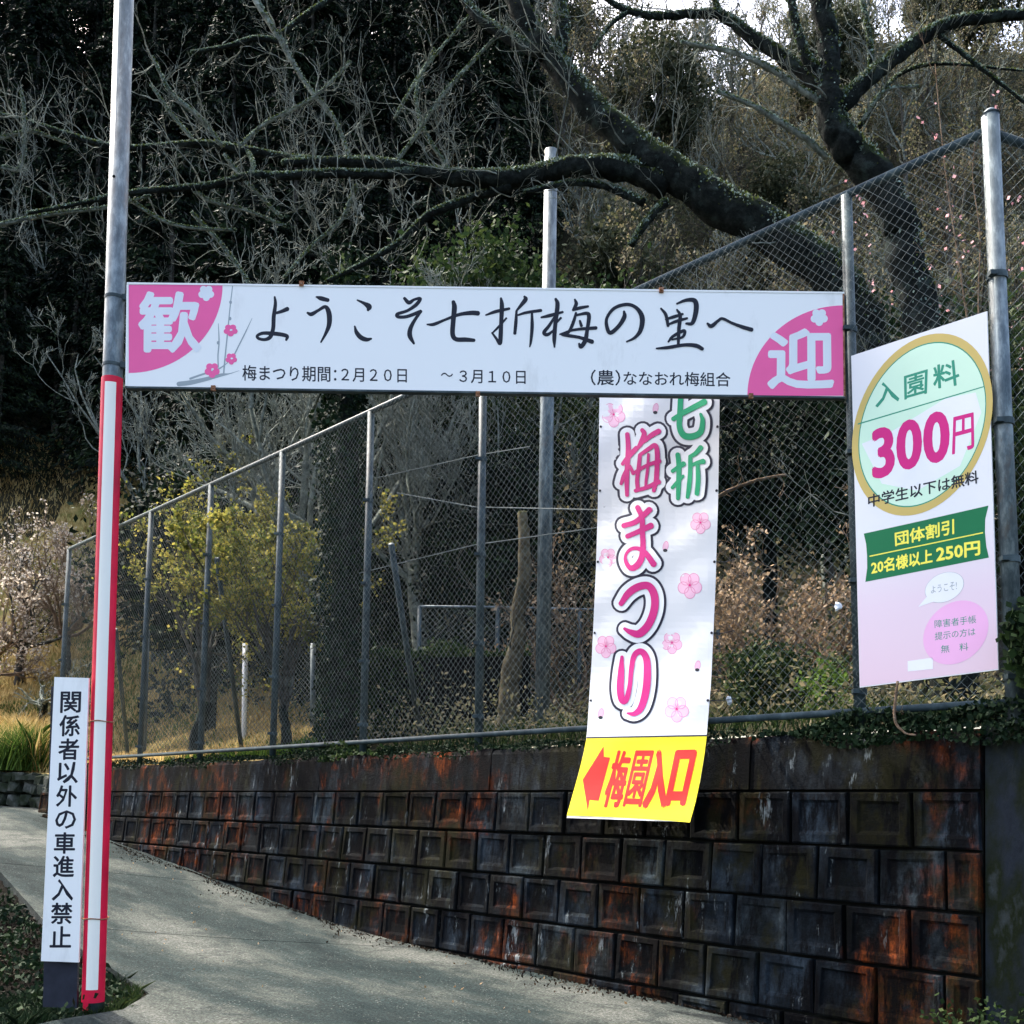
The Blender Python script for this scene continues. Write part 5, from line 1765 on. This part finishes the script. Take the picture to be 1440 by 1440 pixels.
cover('grass', 80000, (-120, 560), (15, 34), 0, M['grass'], seed=5, cond=lambda X, Y: behind(X, Y) & (np.sin(X * 1.3 + 1) * np.sin(Y * .8) > -.1), label='green grass patches among the dry grass on the slope', cat='grass', blade=.12, w=.03)
cover('long_dry_grass', 9000, (-60, 62), (20.8, 25), 0, M['straw'], seed=6, cond=behind, label='long straw coloured grass above the low stone wall', cat='grass', blade=.75, w=.018, lean=.5)
cover('weeds', 12000, (560, 1500), (6.8, 13), 0, M['ever'], seed=8, cond=lambda X, Y: behind(X, Y) & (Y < np.interp(X, *YB) + 2.2), label='weeds along the inside of the fence', cat='weeds', blade=.14, w=.012, lean=.5)

def tuft(name, label, p, n, rad, h, mat, seed, w=.012):
    rnd = np.random.default_rng(seed)
    C = np.array(p)[None] + rnd.normal(size=(n, 3)) * np.array([rad, rad, 0])
    o = link(name, blade_mesh(name, C, h, w, .45, rnd), mat)
    tag(o, label, 'plant', kind=None)
    return o
p = at(28, 1040, 21.6); tuft('green_grass_clump', 'bright green grass clump above the stone wall left of the no entry sign', p, 2200, .35, .75, M['grass'], 1, .02)
p = at(22, 975, 24.0); tuft('green_grass_clump', 'smaller dark green clump higher in the straw coloured grass', p, 900, .3, .5, M['grass'], 2, .02)

# verge at the bottom left: dead leaves, low greens
rnd = np.random.default_rng(12)
n = 3500
Y = 6.9 + 4.0 * rnd.random(n); X = xl_road(Y) - .02 - np.abs(rnd.normal(size=n)) * .8
tag(link('fallen_leaves', leaf_mesh('fallen_leaves', np.stack([X, Y, verge_h(X, Y) + .008 + .02 * rnd.random(n)], 1), .035, .6, .0, rnd), M['dbrown']), 'small dead leaves littering the dark ditch by the pole', 'leaves', kind='stuff')
n = 16000
Y = 6.8 + 1.7 * rnd.random(n); X = -3.1 - 1.5 * rnd.random(n)
k = (X < xl_road(Y) - .03) & (rnd.random(n) < .2 + .8 * np.clip(.5 + np.sin(X * 9) * np.sin(Y * 8), 0, 1))
tag(link('verge_grass', blade_mesh('verge_grass', np.stack([X[k], Y[k], verge_h(X[k], Y[k])], 1), .10, .007, .6, rnd), M['ivy']), 'low green plants in the bottom left corner beside the pole foot', 'grass', kind='stuff')
n = 500
Y = 7.3 + .8 * rnd.random(n); X = xl_road(Y) - .05 - .05 * np.abs(rnd.normal(size=n))
tag(link('pole_foot_weeds', blade_mesh('pole_foot_weeds', np.stack([X, Y, verge_h(X, Y)], 1), .08, .006, .6, rnd), M['ever']), 'weeds in the notch at the foot of the striped pole', 'weeds', kind='stuff')

n = 4200
Y = 7.2 + 4.5 * rnd.random(n); X = xl_road(Y) - .10 - np.abs(rnd.normal(size=n)) * .9
tag(link('verge_creeper', leaf_mesh('verge_creeper', np.stack([X, Y, verge_h(X, Y) + .02 + .10 * rnd.random(n) * (1 + np.sin(X * 5) * np.sin(Y * 4))], 1), .05, .7, .5, rnd), M['ivy']), 'dark creeping leaves filling the shaded ditch behind the no entry sign', 'ground cover', kind='stuff')
n = 2300
sv = 3 + 14 * rnd.random(n)
nv = 6.50 - np.abs(rnd.normal(size=n)) * .10 * (1 + np.sin(sv * 2.3))
X = D2[0] * sv + N2[0] * nv; Y = D2[1] * sv + N2[1] * nv
tag(link('foot_litter', leaf_mesh('foot_litter', np.stack([X, Y, zroad(X, Y) + .006 + .012 * rnd.random(n)], 1), .026, .6, .8, rnd), M['dbrown']), 'grit and dead leaves gathered along the foot of the block wall', 'leaves', kind='stuff')
n = 130
Y = 7.6 + 8 * rnd.random(n); X = (-2.4 + rnd.random(n) * 5) - (Y - 7.6) * .55
k = (X * N2[0] + Y * N2[1] < 6.45) & (X > xl_road(Y) + .1)
tag(link('road_litter', leaf_mesh('road_litter', np.stack([X[k], Y[k], zroad(X[k], Y[k]) + .006], 1), .032, .5, 2.0, rnd), M['brown']), 'few dry leaves blown over the concrete road', 'leaves', kind='stuff')

# ivy and moss on top of the wall
def wall_top(n, s0, s1, seed, mat, name, label, size, drop=.12, hh=.12):
    rnd = np.random.default_rng(seed)
    s = s0 + (s1 - s0) * rnd.random(n)
    lump = .5 + .5 * np.sin(s * 4.1) * np.sin(s * 1.7 + 1)
    nn = 6.74 + .30 * rnd.random(n)
    z = 2.12 + hh * rnd.random(n) * lump
    ov = rnd.random(n) < .35 * lump
    nn[ov] = 6.70 - .03 * rnd.random(ov.sum())
    z[ov] = 2.12 - drop * rnd.random(ov.sum()) * lump[ov]
    C = np.stack([D2[0] * s + N2[0] * nn, D2[1] * s + N2[1] * nn, z], 1)
    tag(link(name, leaf_mesh(name, C, size, .8, .4, rnd), mat), label, 'plant', kind='stuff')
wall_top(9000, 4.6, 18.5, 21, M['ivy'], 'moss_fringe', 'moss and creeping weeds along the top edge of the block wall', .03)
wall_top(5200, 1.9, 4.4, 22, M['ivy'], 'ivy', 'dark ivy spilling over the wall top below the price board', .042, .16, .20)
wall_top(700, 9.2, 10.4, 23, M['ever'], 'creeper', 'small leafy creeper on the wall top below the ivy covered trunk', .05, .12, .25)
rnd = np.random.default_rng(25)
c = SN(2.35, 6.75, 2.55)
C = clumps(c, (.22, .2, .40), 26, 36, rnd, .16, .3)
tag(link('leafy_creeper', leaf_mesh('leafy_creeper', C, .07, .75, .3, rnd), M['yleaf'] if False else M['ever']), 'light green leafy creeper climbing the fence corner at the right edge', 'plant', kind='stuff')
c = SN(2.5, 6.35, .15)
C = clumps(c, (.55, .25, .35), 40, 50, rnd, .15, .3)
tag(link('foot_weeds', leaf_mesh('foot_weeds', C, .035, .7, .3, rnd), M['ever']), 'pale leaved weeds at the foot of the wall in the bottom right corner', 'plant', kind='stuff')

def stem(name, label, path, mat, seed, growth=(1.5, .25)):
    S = limb(path)
    rt = empty(name, S[0][:3])
    tag(rt, label, 'plant')
    build_limb(S, 'stem', mat, rt, 6, .12, seed)
    sg = []
    limb_growth(S, random.Random(seed), sg, growth[0], growth[1], .004, 1)
    if sg: tag(link('twigs', seg_mesh('twigs', sg), mat, rt), kind='stuff')
stem('dead_branch', 'pale dead branch poking out of the mesh just right of the hanging banner', [(985, 728, 8.55, 5), (1012, 697, 8.5, 5), (1050, 680, 8.4, 5), (1078, 672, 8.35, 4), (1106, 668, 8.3, 4)], M['bark_red'], 3, (2, .2))
stem('climbing_vine', 'thin yellowish vine rising between the last two fence posts', [(1365, 560, 7.6, 2.4), (1362, 470, 7.6, 2.4), (1350, 380, 7.6, 2.2), (1336, 290, 7.6, 2), (1326, 210, 7.6, 1.6), (1315, 90, 7.6, 1.2)], M['bark_red'], 4, (2, .3))
stem('climbing_vine', 'thin vine just left of the tall end post above the price board', [(1378, 520, 7.8, 2), (1376, 420, 7.8, 2), (1378, 330, 7.8, 1.8), (1368, 250, 7.8, 1.5), (1372, 190, 7.8, 1.2)], M['bark_red'], 5, (2, .3))
stem('creeper_stem', 'bare creeper stem hanging on the wall top below the price board', [(1262, 958, 6.9, 4), (1258, 1010, 6.85, 4), (1272, 1030, 6.8, 3), (1288, 1034, 6.75, 3)], M['bark_red'], 6, (2, .1))
# scraps caught in the fence
def scrap(px, py, n_, s, label, seed):
    r = random.Random(seed)
    bm = bmesh.new()
    bmesh.ops.create_icosphere(bm, subdivisions=2, radius=s)
    for v in bm.verts:
        v.co *= r.uniform(.55, 1.15)
        v.co.z *= 1.3
    me = bpy.data.meshes.new('plastic_scrap'); bm.to_mesh(me); bm.free()
    o = link('plastic_scrap', me, M['whitep'])
    o.location = PN(px, py, n_)
    tag(o, label, 'scrap')
scrap(1178, 853, 6.80, .030, 'small crumpled white scrap caught in the mesh left of the price board', 1)
scrap(1025, 985, 6.84, .028, 'torn white scrap on the bottom rail right of the banner', 2)
print('segments', sum(cnt), 'blocks', NBLK)
